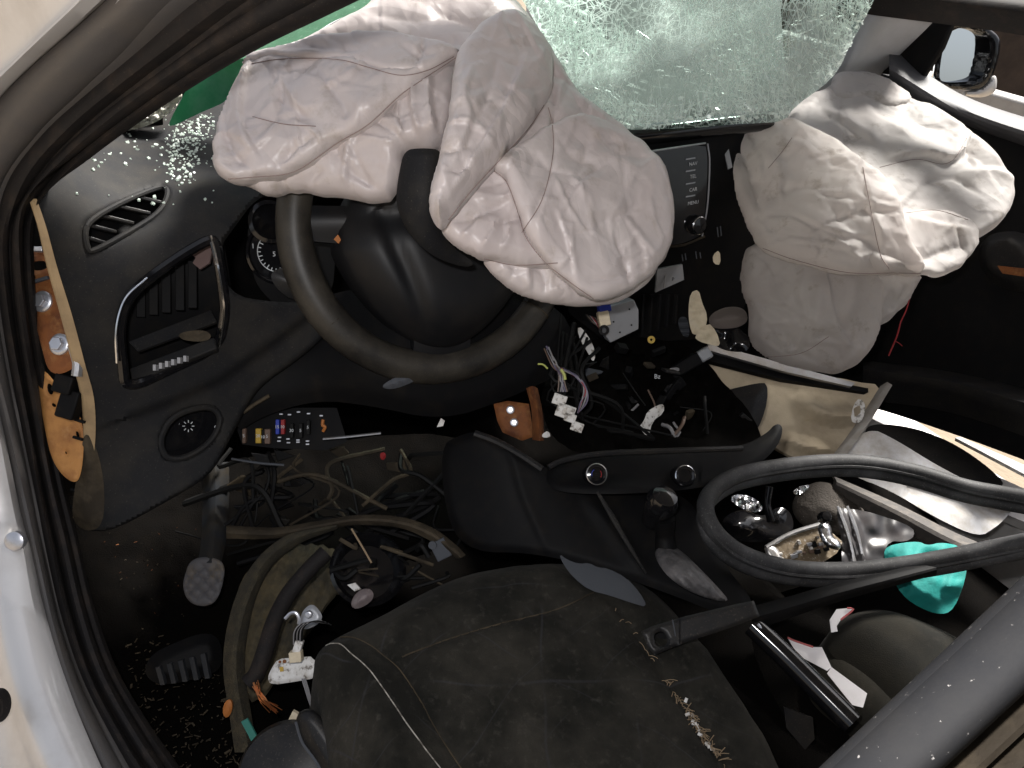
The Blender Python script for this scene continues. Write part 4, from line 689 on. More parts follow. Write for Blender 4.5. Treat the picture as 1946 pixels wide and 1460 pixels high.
bag_lobe(mb, [(1366, 240), (1430, 228), (1500, 222), (1540, 245), (1590, 268), (1640, 312), (1690, 345), (1712, 390), (1718, 450), (1768, 524), (1700, 521), (1610, 524), (1510, 500), (1444, 474), (1424, 430), (1402, 370), (1384, 300)], TP2, .016, .014,
  [([(1510, 255), (1485, 290), (1458, 320)], .006, 8, 'v'), ([(1420, 235), (1440, 265), (1470, 250)], .008, 9, 'r'), ([(1620, 330), (1640, 400), (1672, 500)], .006, 10, 's-'), ([(1400, 340), (1440, 360), (1430, 410), (1460, 450)], .009, 13, 'v'), ([(1380, 280), (1410, 300), (1425, 340)], .008, 11, 'v'),
   ([(1470, 365), (1500, 370), (1520, 340)], .005, 9, 'v'), ([(1450, 470), (1520, 490), (1600, 505), (1700, 515)], .006, 10, 'v'), ([(1600, 400), (1640, 410)], .003, 7, 'v'), ([(1560, 390), (1600, 440), (1650, 470)], .004, 9, 'v'), ([(1440, 300), (1470, 330), (1460, 380)], .008, 12, 'r')], 91, camp=.008, f0=6, f1=34, nvec=nP)
bagp = mb.build('airbag_cloth', K['bagP'], pa, ang=75)
stitch_and_shade_lines(bagp, pa, [[(1672, 318), (1740, 303), (1790, 312), (1815, 300), (1838, 262)], [(1450, 472), (1510, 494), (1610, 518), (1700, 519), (1750, 520)], [(1505, 262), (1485, 290), (1460, 320)], [(1720, 405), (1780, 400), (1840, 418)], [(1640, 318), (1655, 400), (1672, 480), (1690, 512)], [(1440, 680), (1520, 672), (1575, 640)]], K['stitch_shade_line'])
th_ = M()
th_.tube(PX([(1730, 562, 1.36), (1722, 590, 1.36), (1712, 612, 1.36), (1704, 640, 1.36), (1692, 668, 1.36), (1688, 678, 1.36), (1696, 660, 1.36), (1706, 635, 1.36), (1712, 610, 1.36)]), .0011, 5, 40)
th_.tube(PX([(1700, 648, 1.36), (1708, 652, 1.36), (1715, 658, 1.36)]), .0006, 5, 8)
th_.build('torn_thread', K['red'], pa)

# ================================================================== windshield
ws = thing('windshield', P(1300, 235, 1.24), 'shattered laminated windshield sheet sagging onto the dashboard between both airbags', 'windshield')
TW = TPS([(1000, -40, 1.14), (1100, 180, 1.24), (1190, 246, 1.24), (1370, 236, 1.29), (1490, 228, 1.33), (1620, 70, 1.42), (1700, -40, 1.40), (1300, 100, 1.27), (1300, -100, 1.12), (1450, 60, 1.32), (1000, -140, 1.05), (1700, -160, 1.3)], 1e-3)
wol = [(965, -140), (985, -20), (1012, 25), (1045, 95), (1085, 165), (1130, 210), (1185, 246), (1230, 246), (1290, 243), (1370, 236), (1440, 233), (1488, 228), (1510, 200), (1560, 165), (1590, 135), (1612, 85), (1640, 40), (1690, -60), (1720, -140)]
def ws_h(u, v, d, b): return .02*vnoise(u*.012, v*.012, 8)+.006*crumple(b@_R*1., b@_U*1., 6, 6, 12, 60, 1.)*.3
M().relief(wol, TW, 7, h=ws_h, thick=.0055, smooth=1).build('glass_sheet', K['glass'], ws)
# splinters: thousands of tiny slivers standing in the sheet
mb = M(); r = np.random.default_rng(5); V = []; F3 = []; k = 0; W = chaikin(wol, 1)
uu = r.uniform(970, 1690, 20000); vv = r.uniform(-120, 248, 20000); ok = inside(uu, vv, W); uu, vv = uu[ok], vv[ok]
den = vnoise(uu*.011, vv*.011, 31)+.35*(vv > 200)+.25*((uu < 1100) | (uu > 1540)); dark = np.exp(-((uu-1250)/110)**2-((vv-175)/38)**2)+np.exp(-((uu-1190)/55)**2-((vv-30)/30)**2)
ok = r.random(len(uu)) < np.clip((den-.3)*1.5-1.1*dark, .03, 1); uu, vv = uu[ok], vv[ok]; tt = TW(uu, vv)-.006; base = CAM+rays(uu, vv)*tt[:, None]
base -= np.multiply.outer(ws_h(uu, vv, None, base), _f)
edd = segdist(uu, vv, W)[0]*tt/FPX
for i in range(len(uu)):
    ed = edd[i]; fib = r.random() < .5 and ed > .012
    if not fib and r.random() < .72: continue
    if fib and r.random() < .2: continue
    L = min(r.uniform(.015, .06), 1.7*ed) if fib else r.uniform(.004, .012); wdt = r.uniform(.00035, .0008) if fib else r.uniform(.0012, .0035)
    a = (r.normal(1.5, .3) if r.random() < .6 else r.uniform(0, 3.14)) if fib else r.uniform(0, math.pi); d = math.cos(a)*_R+math.sin(a)*_U+r.normal(0, .1)*_f; d = nrm(d); s = nrm(np.cross(d, _f)+r.normal(0, .6)*_f)
    p = base[i]; V += [p-d*L/2, p+s*wdt, p+d*L/2, p-s*wdt]; F3.append((k, k+1, k+2, k+3)); k += 4
mb.add(np.array(V), F3); stuff(mb.build('splinters', K['shard'], ws, smooth=False))
# strip of the same laminate at the driver's edge, green film and dark glass lip
wsl = thing('windshield_strip', P(560, 100, 1.1), 'pale green strip of broken windshield along the driver side pillar', 'windshield')
Tst = TPS([(420, 130, 1.12), (560, 60, 1.1), (740, -20, 1.08), (300, 200, 1.16)], 1e-3)
M().relief([(400, 120), (470, 80), (560, 30), (640, -20), (780, -60), (760, -10), (700, 18), (640, 36), (600, 62), (540, 92), (470, 112), (415, 140)], Tst, 5, h=lambda u, v, d, b: .006*vnoise(u*.08, v*.08, 3), thick=.006).build('glass_sheet', K['paleedge'], wsl)
M().relief([(600, 64), (640, 38), (690, 18), (740, -10), (790, -40), (770, 0), (720, 24), (660, 44), (620, 62), (560, 92), (500, 112), (520, 96)], lambda u, v: Tst(u, v)-.02, 5, thick=.004).build('glass_lip', K['filmdark'], wsl)
gf = M().relief([(318, 246), (326, 222), (345, 190), (352, 172), (400, 140), (440, 118), (470, 108), (452, 150), (440, 180), (425, 196), (380, 214)], PlaneAt(390, 180, 1.12, nrm((-.5, -.7, .5))), 5, h=lambda u, v, d, b: .012*np.sin((u-320)*.02), thick=.003).build('green_film', K['film'])
tag(gf, 'torn green translucent film hanging behind the driver airbag edge', 'film')
# heap of whitish glass debris at the base of the glass and crumbs over the dash top
def crumbs(name, n, ub, size, seed, tk, parent=None, dens=None):
    r = np.random.default_rng(seed); mb = M(); 
    for i in range(n):
        while True:
            u, v = r.uniform(*ub[0]), r.uniform(*ub[1])
            if dens is None or r.random() < dens(u, v): break
        s = r.uniform(*size); c = P(u, v, float(tk(u, v))-s*.6); q = Matrix.Rotation(r.uniform(0, 6.3), 3, Vector(r.normal(size=3)).normalized()); mb.box(c, (s*r.uniform(.6, 1.4), s, s*r.uniform(.5, 1.1)), np.array(q), taper=r.uniform(.6, 1))
    return stuff(mb.build(name, K['crumb'], parent, smooth=False))
def dcr(u, v):
    return min(1, 1.3*math.exp(-((u-370+.25*(v-250))/32)**2-((v-255)/42)**2)+.9*math.exp(-((u-345)/26)**2-((v-300)/45)**2)+.05*(v < 320)+.02)
tag(crumbs('glass_crumbs', 420, ((140, 410), (215, 395)), (.0012, .0038), 3, lambda u, v: Tda(u, v)-.006, dens=dcr), 'scattered glass crumbs on the dusty dashboard top beside the airbag', 'glass')
hp = M(); hp.relief([(205, 252), (240, 225), (290, 190), (330, 165), (350, 175), (335, 205), (310, 225), (280, 240), (240, 250)], PlaneAt(280, 215, 1.12, (-.2, -.8, .5)), 4, h=lambda u, v, d, b: .02*vnoise(u*.07, v*.07, 13)*np.minimum(d/.01, 1)+.01*vnoise(u*.25, v*.25, 14), thick=.02)
tag(stuff(hp.build('glass_heap', mat('powdered_glass', (.55, .55, .48), .5, spec=.8, bump=(260, 1., .004), dust=((.3, .26, .18), 50, .45, .65, .8)))), 'whitish heap of powdered glass under the pillar by the dashboard', 'glass')

# ================================================================== what lies under and beyond the glass
hd = thing('car_hood', (0, 1.0, .80), 'buckled silver hood and scuttle seen through the shattered windshield', 'hood')
hm = M(); ys = np.linspace(1.0, 1.8, 7); xs = np.linspace(-.75, .75, 9)
hm.loft([[(x, y, .87-.06*(y-.6)+.05*math.sin(x*6+y*5)-.04*x*x) for y in ys] for x in xs], n=16, sub=3, thick=.01, dirn=(0, 0, -1)); hm.build('panel', K['silver'], hd)
M().loft([[(x, .40, .83) for x in xs], [(x, .5, .86+.01*math.sin(9*x)) for x in xs], [(x, .8, .82) for x in xs], [(x, 1.03, .83) for x in xs]], n=30, sub=4, thick=.02, dirn=(0, 0, -1)).build('scuttle', K['black'], hd)
dt = M(); dt.relief([(1000, -40), (1480, -40), (1500, 250), (1150, 275), (1000, 200)], Plane((0, .2, .88), (0, -.35, .95)), 20, thick=.02, smooth=0); dt.build('dash_top', K['black'], db)

# ================================================================== driver's seat
ds = thing('car_seat', (-.36, -.45, .26), 'dirt stained black fabric driver seat cushion with a torn side stitching', 'seat')
Tse = Plane((-.37, -.4, .49), (0, -.10, 1))
sol = [(598, 1222), (612, 1186), (650, 1162), (720, 1132), (800, 1088), (880, 1052), (960, 1036), (1060, 1028), (1150, 1036), (1235, 1068), (1300, 1118), (1352, 1190), (1420, 1290), (1500, 1410), (1600, 1560), (1500, 1700), (760, 1700), (690, 1560), (650, 1440), (622, 1330)]
scr_ = [([(640, 1178), (690, 1212), (760, 1268), (830, 1380), (890, 1470), (950, 1580)], .010, 14, 'v'), ([(622, 1186), (680, 1262), (760, 1372), (835, 1465), (920, 1580)], .004, 9, 'r'),
        ([(764, 1250), (850, 1215), (960, 1181), (1060, 1156), (1128, 1128)], .007, 9, 'v'), ([(1130, 1128), (1168, 1152), (1220, 1222), (1280, 1312), (1340, 1402), (1400, 1500)], .010, 12, 'v'),
        ([(1060, 1060), (1090, 1090), (1135, 1128)], .006, 8, 'v'), ([(800, 1130), (830, 1170), (850, 1210)], .003, 6, 'v'), ([(870, 1150), (885, 1110), (900, 1080)], .003, 8, 'v'), ([(930, 1140), (980, 1090)], .003, 8, 'v'), ([(660, 1260), (720, 1380), (760, 1480)], .01, 34, 'r'), ([(1300, 1180), (1400, 1330), (1480, 1450)], .014, 40, 'r')]
sf = crease_fn(scr_)
def seat_h(u, v, d, b): return -.045*(1-np.minimum(d/.052, 1))**2+np.minimum(d/.01, 1)*(sf(u, v)+.006*vnoise(b[:, 0]*14, b[:, 1]*14, 2)+.0018*vnoise(b[:, 0]*60, b[:, 1]*60, 9))
def seat_mat():
    m = mat('stained_seat_fabric', (.011, .0108, .0092), .9, spec=.08, sheen=.02, bump=(700, .5, .001), dust=((.036, .033, .027), 9, .4, .64, .85), dust2=((.07, .064, .055), 100, .55, .8, .5))
    n = m.node_tree; b = n.nodes['Principled BSDF']; L = n.links.new; src = b.inputs['Base Color'].links[0].from_socket; tc = n.nodes.new('ShaderNodeTexCoord')
    for sc, rot, wd in ((9, .5, .997), (7, 1.9, .998), (13, 2.6, .997), (17, 1.2, .998)):
        mp = n.nodes.new('ShaderNodeMapping'); mp.inputs['Rotation'].default_value = (0, 0, rot); L(tc.outputs['Object'], mp.inputs[0])
        wv = n.nodes.new('ShaderNodeTexWave'); wv.inputs['Scale'].default_value = sc*.35; wv.inputs['Distortion'].default_value = 6; wv.inputs['Detail'].default_value = 3; wv.inputs['Detail Scale'].default_value = .6; L(mp.outputs[0], wv.inputs[0])
        ns = n.nodes.new('ShaderNodeTexNoise'); ns.inputs['Scale'].default_value = 9; L(mp.outputs[0], ns.inputs[0])
        a = n.nodes.new('ShaderNodeMapRange'); a.inputs['From Min'].default_value = wd; a.inputs['From Max'].default_value = 1; L(wv.outputs['Fac'], a.inputs[0])
        c = n.nodes.new('ShaderNodeMapRange'); c.inputs['From Min'].default_value = .5; c.inputs['From Max'].default_value = .62; c.inputs['To Max'].default_value = .4; L(ns.outputs['Fac'], c.inputs[0])
        mu = n.nodes.new('ShaderNodeMath'); mu.operation = 'MULTIPLY'; L(a.outputs[0], mu.inputs[0]); L(c.outputs[0], mu.inputs[1])
        mx = n.nodes.new('ShaderNodeMix'); mx.data_type = 'RGBA'; L(mu.outputs[0], mx.inputs['Factor']); L(src, mx.inputs[6]); mx.inputs[7].default_value = (.04, .04, .046, 1); src = mx.outputs[2]
    L(src, b.inputs['Base Color']); return m
cus = M().relief(sol, Tse, 6, h=seat_h, n=(0, -.1, 1), thick=.15, smooth=2).build('seat_cushion', seat_mat(), ds, ang=80)
def seat_pt(u, v, k=0):
    p = CAM+rays(u, v)*float(Tse(u, v)); dm = float(segdist(np.array([float(u)]), np.array([float(v)]), chaikin(sol, 2))[0][0])*float(Tse(u, v))/FPX
    return p+nrm((0, -.1, 1))*(float(seat_h(np.array([float(u)]), np.array([float(v)]), np.array([dm]), p[None])[0])+k)
M().tube([seat_pt(u, v, .0005) for u, v in crspline([(624, 1190), (645, 1215), (680, 1262), (715, 1310), (760, 1372), (800, 1422), (835, 1465), (900, 1550)], 40)], .00065, 6, 120).build('white_thread', K['thread'], ds)
M().tube([seat_pt(u, v, .0015) for u, v in crspline([(764, 1250), (850, 1215), (960, 1181), (1060, 1156), (1128, 1128)], 40)], .0009, 6, 100).build('front_seam', K['brown'], ds)
M().tube([seat_pt(u, v, .001) for u, v in crspline([(650, 1180), (690, 1212), (760, 1268), (830, 1380), (890, 1470), (950, 1560)], 40)], .0008, 6, 100).build('side_seam', K['brown'], ds)
tf = M(); r = np.random.default_rng(8); line = crspline([(1166, 1152), (1220, 1222), (1280, 1312), (1340, 1402), (1375, 1462)], 60)
for i in range(110):
    c = line[r.integers(0, 60)]; 
    if r.random() < .72: c = line[np.clip(int(r.normal(44, 8)), 0, 59)]
    p = seat_pt(*c, .003); d = nrm(np.array([r.normal(), r.normal(), abs(r.normal())*.8])); d = nrm(d+.8*nrm(np.array(seat_pt(*line[40])-seat_pt(*line[20])))); L = r.uniform(.004, .016); tf.tube([p, p+d*L*.5+np.array([0, 0, .002]), p+d*L], .0005, 4, 4)
stuff(tf.build('frayed_tear', K['tearf'], ds))
wb = M()
for i in range(16):
    c = line[int(np.clip(r.normal(47, 5), 0, 59))]; p = seat_pt(c[0]+r.normal(0, 4), c[1], .004); q = Matrix.Rotation(r.uniform(0, 6), 3, Vector(r.normal(size=3)).normalized()); wb.box(p, (.005, .003, .002), np.array(q))
stuff(wb.build('tear_lint', K['white'], ds))
# seatback behind the pillar
M().loft([[(-.58, -.70, .45), (-.60, -.80, .8), (-.54, -.92, 1.05)], [(-.36, -.66, .45), (-.36, -.76, .8), (-.36, -.90, 1.07)], [(-.14, -.70, .45), (-.12, -.80, .8), (-.18, -.92, 1.05)]], n=16, sub=6, thick=.12, dirn=(0, -1, 0)).build('backrest', K['seat'], ds)
M().box((-.36, -.45, .30), (.44, .42, .09)).build('seat_base', K['black'], ds, bevel=.01)

# ================================================================== rusty brackets and bolts
def hexbolt(c, n, r, m, parent, name='bolt'):
    n = nrm(n); a = frame(n)
    b = M().lathe(c, n, [(0, -.002), (r*1.0, -.002), (r*1.0, .0012), (r*.88, .0028), (r*.7, .0032), (0, .0032)], 28).build(name, m, parent)
    hx = [c+n*.003+r*.66*(math.cos(k*math.pi/3+.2)*a[0]+math.sin(k*math.pi/3+.2)*a[1]) for k in range(6)]
    M().prism(hx, n*r*.42).build('hex_head', m, b, smooth=False, bevel=r*.07)
    return b
hbk = thing('hinge_bracket', P(100, 620, .98), 'brown rusty steel bracket with two zinc bolts at the dashboard end', 'bracket')
Tb1 = PlaneAt(95, 600, .955, nrm(-_f-.15*_R+.1*_U))
M().relief([(46, 480), (74, 472), (98, 492), (116, 555), (140, 640), (154, 690), (120, 712), (92, 708), (80, 665), (62, 592), (50, 540)], Tb1, 4, holes=[[(58, 498), (88, 494), (92, 512), (60, 516)]], h=lambda u, v, d, b: .004*np.minimum(d/.006, 1)+.0012*vnoise(u*.2, v*.2, 3), thick=.012).build('plate', K['rust'], hbk)
for u, v in ((85, 574), (118, 655)): hexbolt(Tb1.pt(u, v)-_f*.005, Tb1.n, .0125, K['steel'], hbk)
M().box(Tb1.pt(80, 476)-_f*.006, (.012, .006, .01), [_R, _U, _f]).build('clip', K['steel'], hbk, bevel=.001)
M().box(Tb1.pt(84, 533)-_f*.006, (.018, .004, .006), [nrm(_R+.3*_U), nrm(_U-.3*_R), _f]).build('slot_tab', K['softgrey'], hbk, bevel=.001)
M().plate([(56, 596), (64, 600), (80, 660), (74, 672), (60, 668), (54, 630)], PlaneAt(66, 634, .975, -_f), .004).build('painted_web', K['silver'], hbk)
M().tube(PX([(138, 655, .94), (148, 690, .94), (146, 715, .94)]), .006, 8, 10).build('grey_hose', K['dustyalu'], hbk)
obk = thing('side_bracket', P(115, 820, 1.0), 'orange rusted steel bracket with oval holes below the bolted bracket', 'bracket')
Tb2 = PlaneAt(115, 820, .985, nrm(-_f-.1*_R))
M().relief([(66, 700), (86, 704), (104, 726), (128, 752), (156, 792), (160, 850), (154, 905), (142, 920), (116, 902), (96, 868), (82, 800)], Tb2, 3, holes=[[(90, 728), (98, 730), (103, 744), (98, 752), (90, 744)], [(98, 764), (108, 770), (106, 775), (99, 772)], [(144, 818), (150, 822), (152, 834), (145, 830)], [(122, 856), (128, 860), (126, 866)]], h=lambda u, v, d, b: .003*np.minimum(d/.004, 1), thick=.008).build('plate', K['rustlight'], obk)
M().box(P(126, 730, .955), (.022, .022, .02), [nrm(_R-.3*_U), nrm(_U+.3*_R), _f]).build('plug', K['black'], obk, bevel=.002)
M().box(P(134, 768, .96), (.022, .034, .018), [nrm(_R-.3*_U), nrm(_U+.3*_R), _f]).build('plug', K['black'], obk, bevel=.002)
M().box((-.80, .42, .6), (.34, .02, .9)).build('kick_panel', K['black'], body)
cbk = thing('column_bracket', P(980, 790, 1.2), 'dark rusty steel bracket with two small bolts under the steering wheel', 'bracket')
Tb3 = PlaneAt(975, 790, 1.17, nrm(-_f+.1*_U))
M().relief([(938, 768), (965, 762), (1005, 768), (1015, 830), (992, 838), (955, 822), (945, 800)], Tb3, 4, smooth=0, h=lambda u, v, d, b: .004*np.minimum(d/.005, 1), thick=.008).build('plate', K['rust'], cbk)
M().loft([PX([(1000, 738, 1.15), (1010, 780, 1.15), (1012, 836, 1.15)]), PX([(1012, 734, 1.13), (1022, 780, 1.13), (1026, 838, 1.13)]), PX([(1022, 738, 1.15), (1032, 790, 1.15), (1034, 838, 1.15)])], n=12, sub=4, thick=.006, dirn=_f).build('rib', K['rust'], cbk)
for u, v in ((970, 779), (977, 803)): hexbolt(Tb3.pt(u, v)-_f*.005, Tb3.n, .0062, K['steel'], cbk)

# ================================================================== fuse box
fb = thing('fuse_box', P(540, 845, 1.14), 'open fuse box with small coloured fuses below the dashboard', 'fuse box')
Tfb = PlaneAt(540, 815, 1.125, nrm(-_f+.2*_U)); fa = np.array([_R, _U, -_f])
M().relief([(450, 815), (500, 790), (560, 775), (640, 775), (660, 840), (620, 856), (520, 852), (460, 845)], Tfb, 8, thick=.02, smooth=0).build('carrier', K['black'], fb)
for u, v, m, s, w_ in ((467, 828, 'brownw', '5', .0045), (494, 828, 'yellow', '20', .0075), (503, 830, 'blackw', '10', .004), (511, 829, 'brownw', '5', .0075), (530, 811, 'blue', '15', .005), (540, 811, 'red', '10', .005), (557, 818, 'blackw', '30', .0045), (574, 818, 'blackw', '5', .005), (588, 812, 'blackw', '5', .005)):
    p = Tfb.pt(u, v)-_f*.004; f = M().box(p, (w_, .02, .008), fa).build('fuse', K[m], fb, bevel=.0008)
    text(s, p-_f*.0046, .006, fa, K['print'], f, 'fuse_rating')
for u, v in ((533, 831), (549, 834), (568, 840), (586, 844), (532, 838), (550, 841), (568, 836), (586, 838), (536, 787), (552, 788), (569, 783), (588, 786), (612, 790)): M().box(Tfb.pt(u, v)-_f*.004, (.005, .0022, .003), fa).build('contact', K['steel'], fb, bevel=.0005)
M().tube(PX([(614, 798, 1.11), (613, 808, 1.108), (618, 812, 1.108), (614, 820, 1.11)]), .0022, 6, 16).build('orange_lead', K['orange'], fb)
sb = M().tube(PX([(614, 834, 1.09), (660, 830, 1.09), (724, 823, 1.09)]), .0026, 6, 16, flat=.5).build('metal_strip', K['dustyalu']); tag(sb, 'thin bright metal strip beside the fuse box', 'strip')
rc = M().relief([(721, 862), (729, 859), (734, 863), (732, 873), (724, 875)], PlaneAt(728, 867, 1.12, -_f), 3, h=lambda u, v, d, b: .004*np.minimum(d/.004, 1), thick=.008).build('plug', K['red']); tag(rc, 'small dark red plug below the metal strip', 'plug')
ws_ = M().plate([(830, 812), (838, 795), (845, 800), (842, 810)], PlaneAt(838, 804, 1.14, -_f), .002).build('paper_chip', K['white']); tag(ws_, 'tiny white chip caught under the steering column', 'chip')

# ================================================================== pedal, foot rest and floor
pe = thing('clutch_pedal', P(385, 1150, 1.13), 'grey clutch pedal with a diamond grooved rubber pad', 'pedal')
M().loft([PX([(382, 880, 1.22), (384, 960, 1.19), (382, 1030, 1.15), (376, 1070, 1.13)]), PX([(404, 880, 1.205), (406, 960, 1.175), (404, 1030, 1.135), (398, 1070, 1.115)]), PX([(430, 880, 1.22), (430, 960, 1.19), (424, 1030, 1.15), (416, 1070, 1.13)])], n=20, sub=4, thick=.012, dirn=_f).build('pedal_arm', mat('worn_grey_pedal_arm', (.02, .022, .025), .85, spec=.1, dust=((.03, .024, .016), 30, .4, .65, .8)), pe)
dg = [([(350+q, 1064), (440+q, 1150)], .004, 2.6, 'v') for q in range(-80, 70, 26)]+[([(430+q, 1064), (340+q, 1150)], .004, 2.6, 'v') for q in range(-80, 70, 26)]
df = crease_fn(dg)
M().relief([(352, 1090), (360, 1068), (380, 1058), (410, 1060), (427, 1072), (426, 1100), (416, 1135), (400, 1152), (370, 1152), (352, 1135), (347, 1110)], PlaneAt(385, 1105, 1.115, nrm(-_f+.25*_U)), 2.5, h=lambda u, v, d, b: .005*np.sqrt(np.minimum(d/.006, 1))+df(u, v)*np.minimum(d/.006, 1), thick=.012).build('pedal_pad', mat('grey_pedal_rubber', (.075, .073, .078), .7, bump=(300, .3), dust=((.12, .09, .05), 45, .5, .72, .8)), pe)
ft = thing('foot_rest', P(340, 1290, 1.12), 'ribbed black plastic foot rest on the driver floor', 'foot rest')
Tft = PlaneAt(340, 1250, 1.08, nrm((-.1, -.6, .7)))
M().relief([(272, 1280), (285, 1245), (330, 1222), (390, 1200), (420, 1215), (425, 1270), (380, 1290), (300, 1305)], Tft, 5, h=lambda u, v, d, b: .01*np.minimum(d/.015, 1), thick=.015).build('base', K['black'], ft)
for i in range(5): M().loft([[Tft.pt(304+i*21, 1262-i*6)-_f*.014, Tft.pt(312+i*21, 1296-i*3)-_f*.012], [Tft.pt(315+i*21, 1258-i*6)-_f*.018, Tft.pt(323+i*21, 1293-i*3)-_f*.016]], n=6, sub=2, thick=.008, dirn=_f).build('rib', mat('rib%d' % i, (.02, .022, .026), .6) if i == 0 else bpy.data.materials['rib0'], ft)
Tfl = Plane((-.6, 0, .245), (0, -.25, 1))
fm = M().relief([(440, 1150), (480, 1070), (540, 1040), (640, 1040), (660, 1100), (600, 1180), (530, 1290), (480, 1345), (450, 1280)], PlaneAt(540, 1180, 1.095, nrm((-.1, -.55, .8))), 5, h=lambda u, v, d, b: .006*np.abs(((u+.35*v)*.045 % 1)-.5)*2+.004*vnoise(u*.03, v*.03, 6), n=(0, 0, 1), thick=.008).build('rubber_mat', mat('muddy_ribbed_mat', (.03, .026, .017), .85, bump=(200, .6, .002), dust=((.1, .078, .04), 26, .38, .66, .9))); tag(fm, 'muddy ribbed rubber mat on the driver floor', 'mat')
st = M(); st.loft([PX([(430, 1000, 1.11), (520, 1004, 1.10), (600, 992, 1.09), (680, 980, 1.08), (760, 984, 1.07), (820, 1004, 1.06), (862, 1034, 1.05), (884, 1056, 1.05)]), PX([(430, 1012, 1.10), (520, 1015, 1.09), (600, 1001, 1.08), (680, 988, 1.07), (760, 994, 1.06), (816, 1014, 1.05), (856, 1042, 1.04), (876, 1060, 1.04)]), PX([(430, 1024, 1.11), (520, 1024, 1.10), (600, 1010, 1.09), (680, 998, 1.08), (760, 1004, 1.07), (810, 1024, 1.06), (848, 1048, 1.05), (868, 1062, 1.05)])], n=60, sub=3, thick=.006, dirn=_f)
tag(st.build('rubber_strip', K['brown']), 'muddy curved rubber strip arching over the driver footwell', 'strip')
s2 = M(); s2.loft([PX([(640, 990, 1.09), (560, 1010, 1.09), (500, 1050, 1.09), (458, 1110, 1.08), (432, 1190, 1.06), (424, 1270, 1.04), (436, 1360, 1.02), (446, 1430, 1.0)]), PX([(640, 1000, 1.075), (566, 1022, 1.075), (512, 1060, 1.075), (476, 1116, 1.065), (452, 1192, 1.045), (444, 1270, 1.025), (456, 1358, 1.005), (468, 1430, .985)]), PX([(640, 1006, 1.09), (572, 1032, 1.09), (522, 1070, 1.09), (490, 1122, 1.08), (470, 1194, 1.06), (462, 1270, 1.04), (474, 1356, 1.02), (486, 1430, 1.0)])], n=60, sub=3, thick=.006, dirn=_f)
tag(s2.build('carpet_strip', mat('olive_fibre_strip', (.032, .028, .019), .9, bump=(500, 1, .003), dust=((.07, .057, .033), 60, .42, .66, .8))), 'olive brown fibrous carpet strip bent down beside the pedal', 'strip')
hs = M().tube(PX([(620, 1050, 1.06), (585, 1085, 1.05), (548, 1130, 1.04), (522, 1180, 1.02), (506, 1230, 1.0), (488, 1280, .99), (470, 1300, .985)]), .0105, 12, 50).build('black_hose', K['rubber']); tag(hs, 'black rubber hose running down to the driver floor', 'hose')
# bin, white label plate and connectors by the seat
kb = M().lathe(P(700, 1080, 1.07), nrm((-.1, -.5, .85)), [(.0, -.03), (.045, -.03), (.05, .0), (.046, .004), (.042, -.004), (.036, -.02), (0, -.022)], 36).build('plastic_cup', K['gloss']); tag(kb, 'round glossy black plastic cup in front of the driver seat', 'cup')
stick = M().tube(PX([(668, 1005, 1.02), (690, 1042, 1.015), (706, 1070, 1.01)]), .0013, 6, 8).build('white_stick', K['tearf']); tag(stick, 'thin pale stick lying across the black cup', 'stick')
wpz = thing('connector_plate', P(555, 1300, .96), 'white plastic plate with a cream connector and orange mark', 'connector')
Twp = PlaneAt(555, 1270, .96, nrm(-_f+.3*_U))
M().relief([(508, 1290), (515, 1272), (528, 1252), (560, 1250), (600, 1247), (604, 1288), (560, 1296), (516, 1302)], Twp, 3, h=lambda u, v, d, b: .003*np.minimum(d/.004, 1), thick=.006, smooth=1).build('plate', K['white'], wpz)
M().plate([(531, 1268), (538, 1267), (539, 1276), (532, 1277)], PlaneAt(535, 1271, .954, Twp.n), .001).build('orange_mark', K['yellow'], wpz, smooth=False)
M().lathe(P(541, 1257, .956), Twp.n, [(0, 0), (.0022, 0), (.0022, .001), (0, .001)], 12).build('rust_spot', K['rust'], wpz)
M().lathe(P(532, 1258, .956), Twp.n, [(0, 0), (.0016, 0), (.0016, .001), (0, .001)], 12).build('rust_spot', K['rust'], wpz)
M().box(P(563, 1247, .945), (.014, .012, .012), [nrm(_R+.1*_U), nrm(_U-.1*_R), _f]).build('socket', K['cream'], wpz, bevel=.001)
M().box(P(567, 1228, .945), (.009, .014, .010), [nrm(_R-.3*_U), nrm(_U+.3*_R), _f]).build('plug', K['white'], wpz, bevel=.001)
for i in range(9):
    j = i*2.2; M().tube(PX([(558+j*.9, 1225, .945), (560+j, 1200-i, .94), (575+j*1.5, 1185-i*.6, .94), (612+j, 1180+i, .95)]), .0009, 5, 20).build('lead', K['greyw'] if i % 3 == 0 else K['blackw'], wpz)
for i in range(3): M().tube(PX([(574+i*3, 1290, .94), (580+i*3, 1310, .935), (588+i*2, 1335, .935), (594, 1350, .94)]), .0008, 5, 12).build('lead', K['greyw'], wpz)
sbk = thing('seat_bracket', P(590, 1180, 1.0), 'bent grey steel bracket with a hook at the seat front corner', 'bracket')
M().relief([(570, 1180), (575, 1160), (592, 1147), (604, 1156), (614, 1172), (606, 1186), (585, 1196), (572, 1196)], PlaneAt(592, 1172, .985, nrm(-_f+.3*_U)), 3, h=lambda u, v, d, b: .003*np.minimum(d/.004, 1), thick=.006).build('plate', K['grey'], sbk)
hexbolt(P(587, 1168, .978), -_f, .0045, K['steel'], sbk, 'rivet')
M().tube(PX([(542, 1176, .98), (552, 1166, .98), (562, 1165, .98), (568, 1175, .98), (568, 1186, .98)]), .0022, 7, 20).build('hook', K['steel'], sbk)
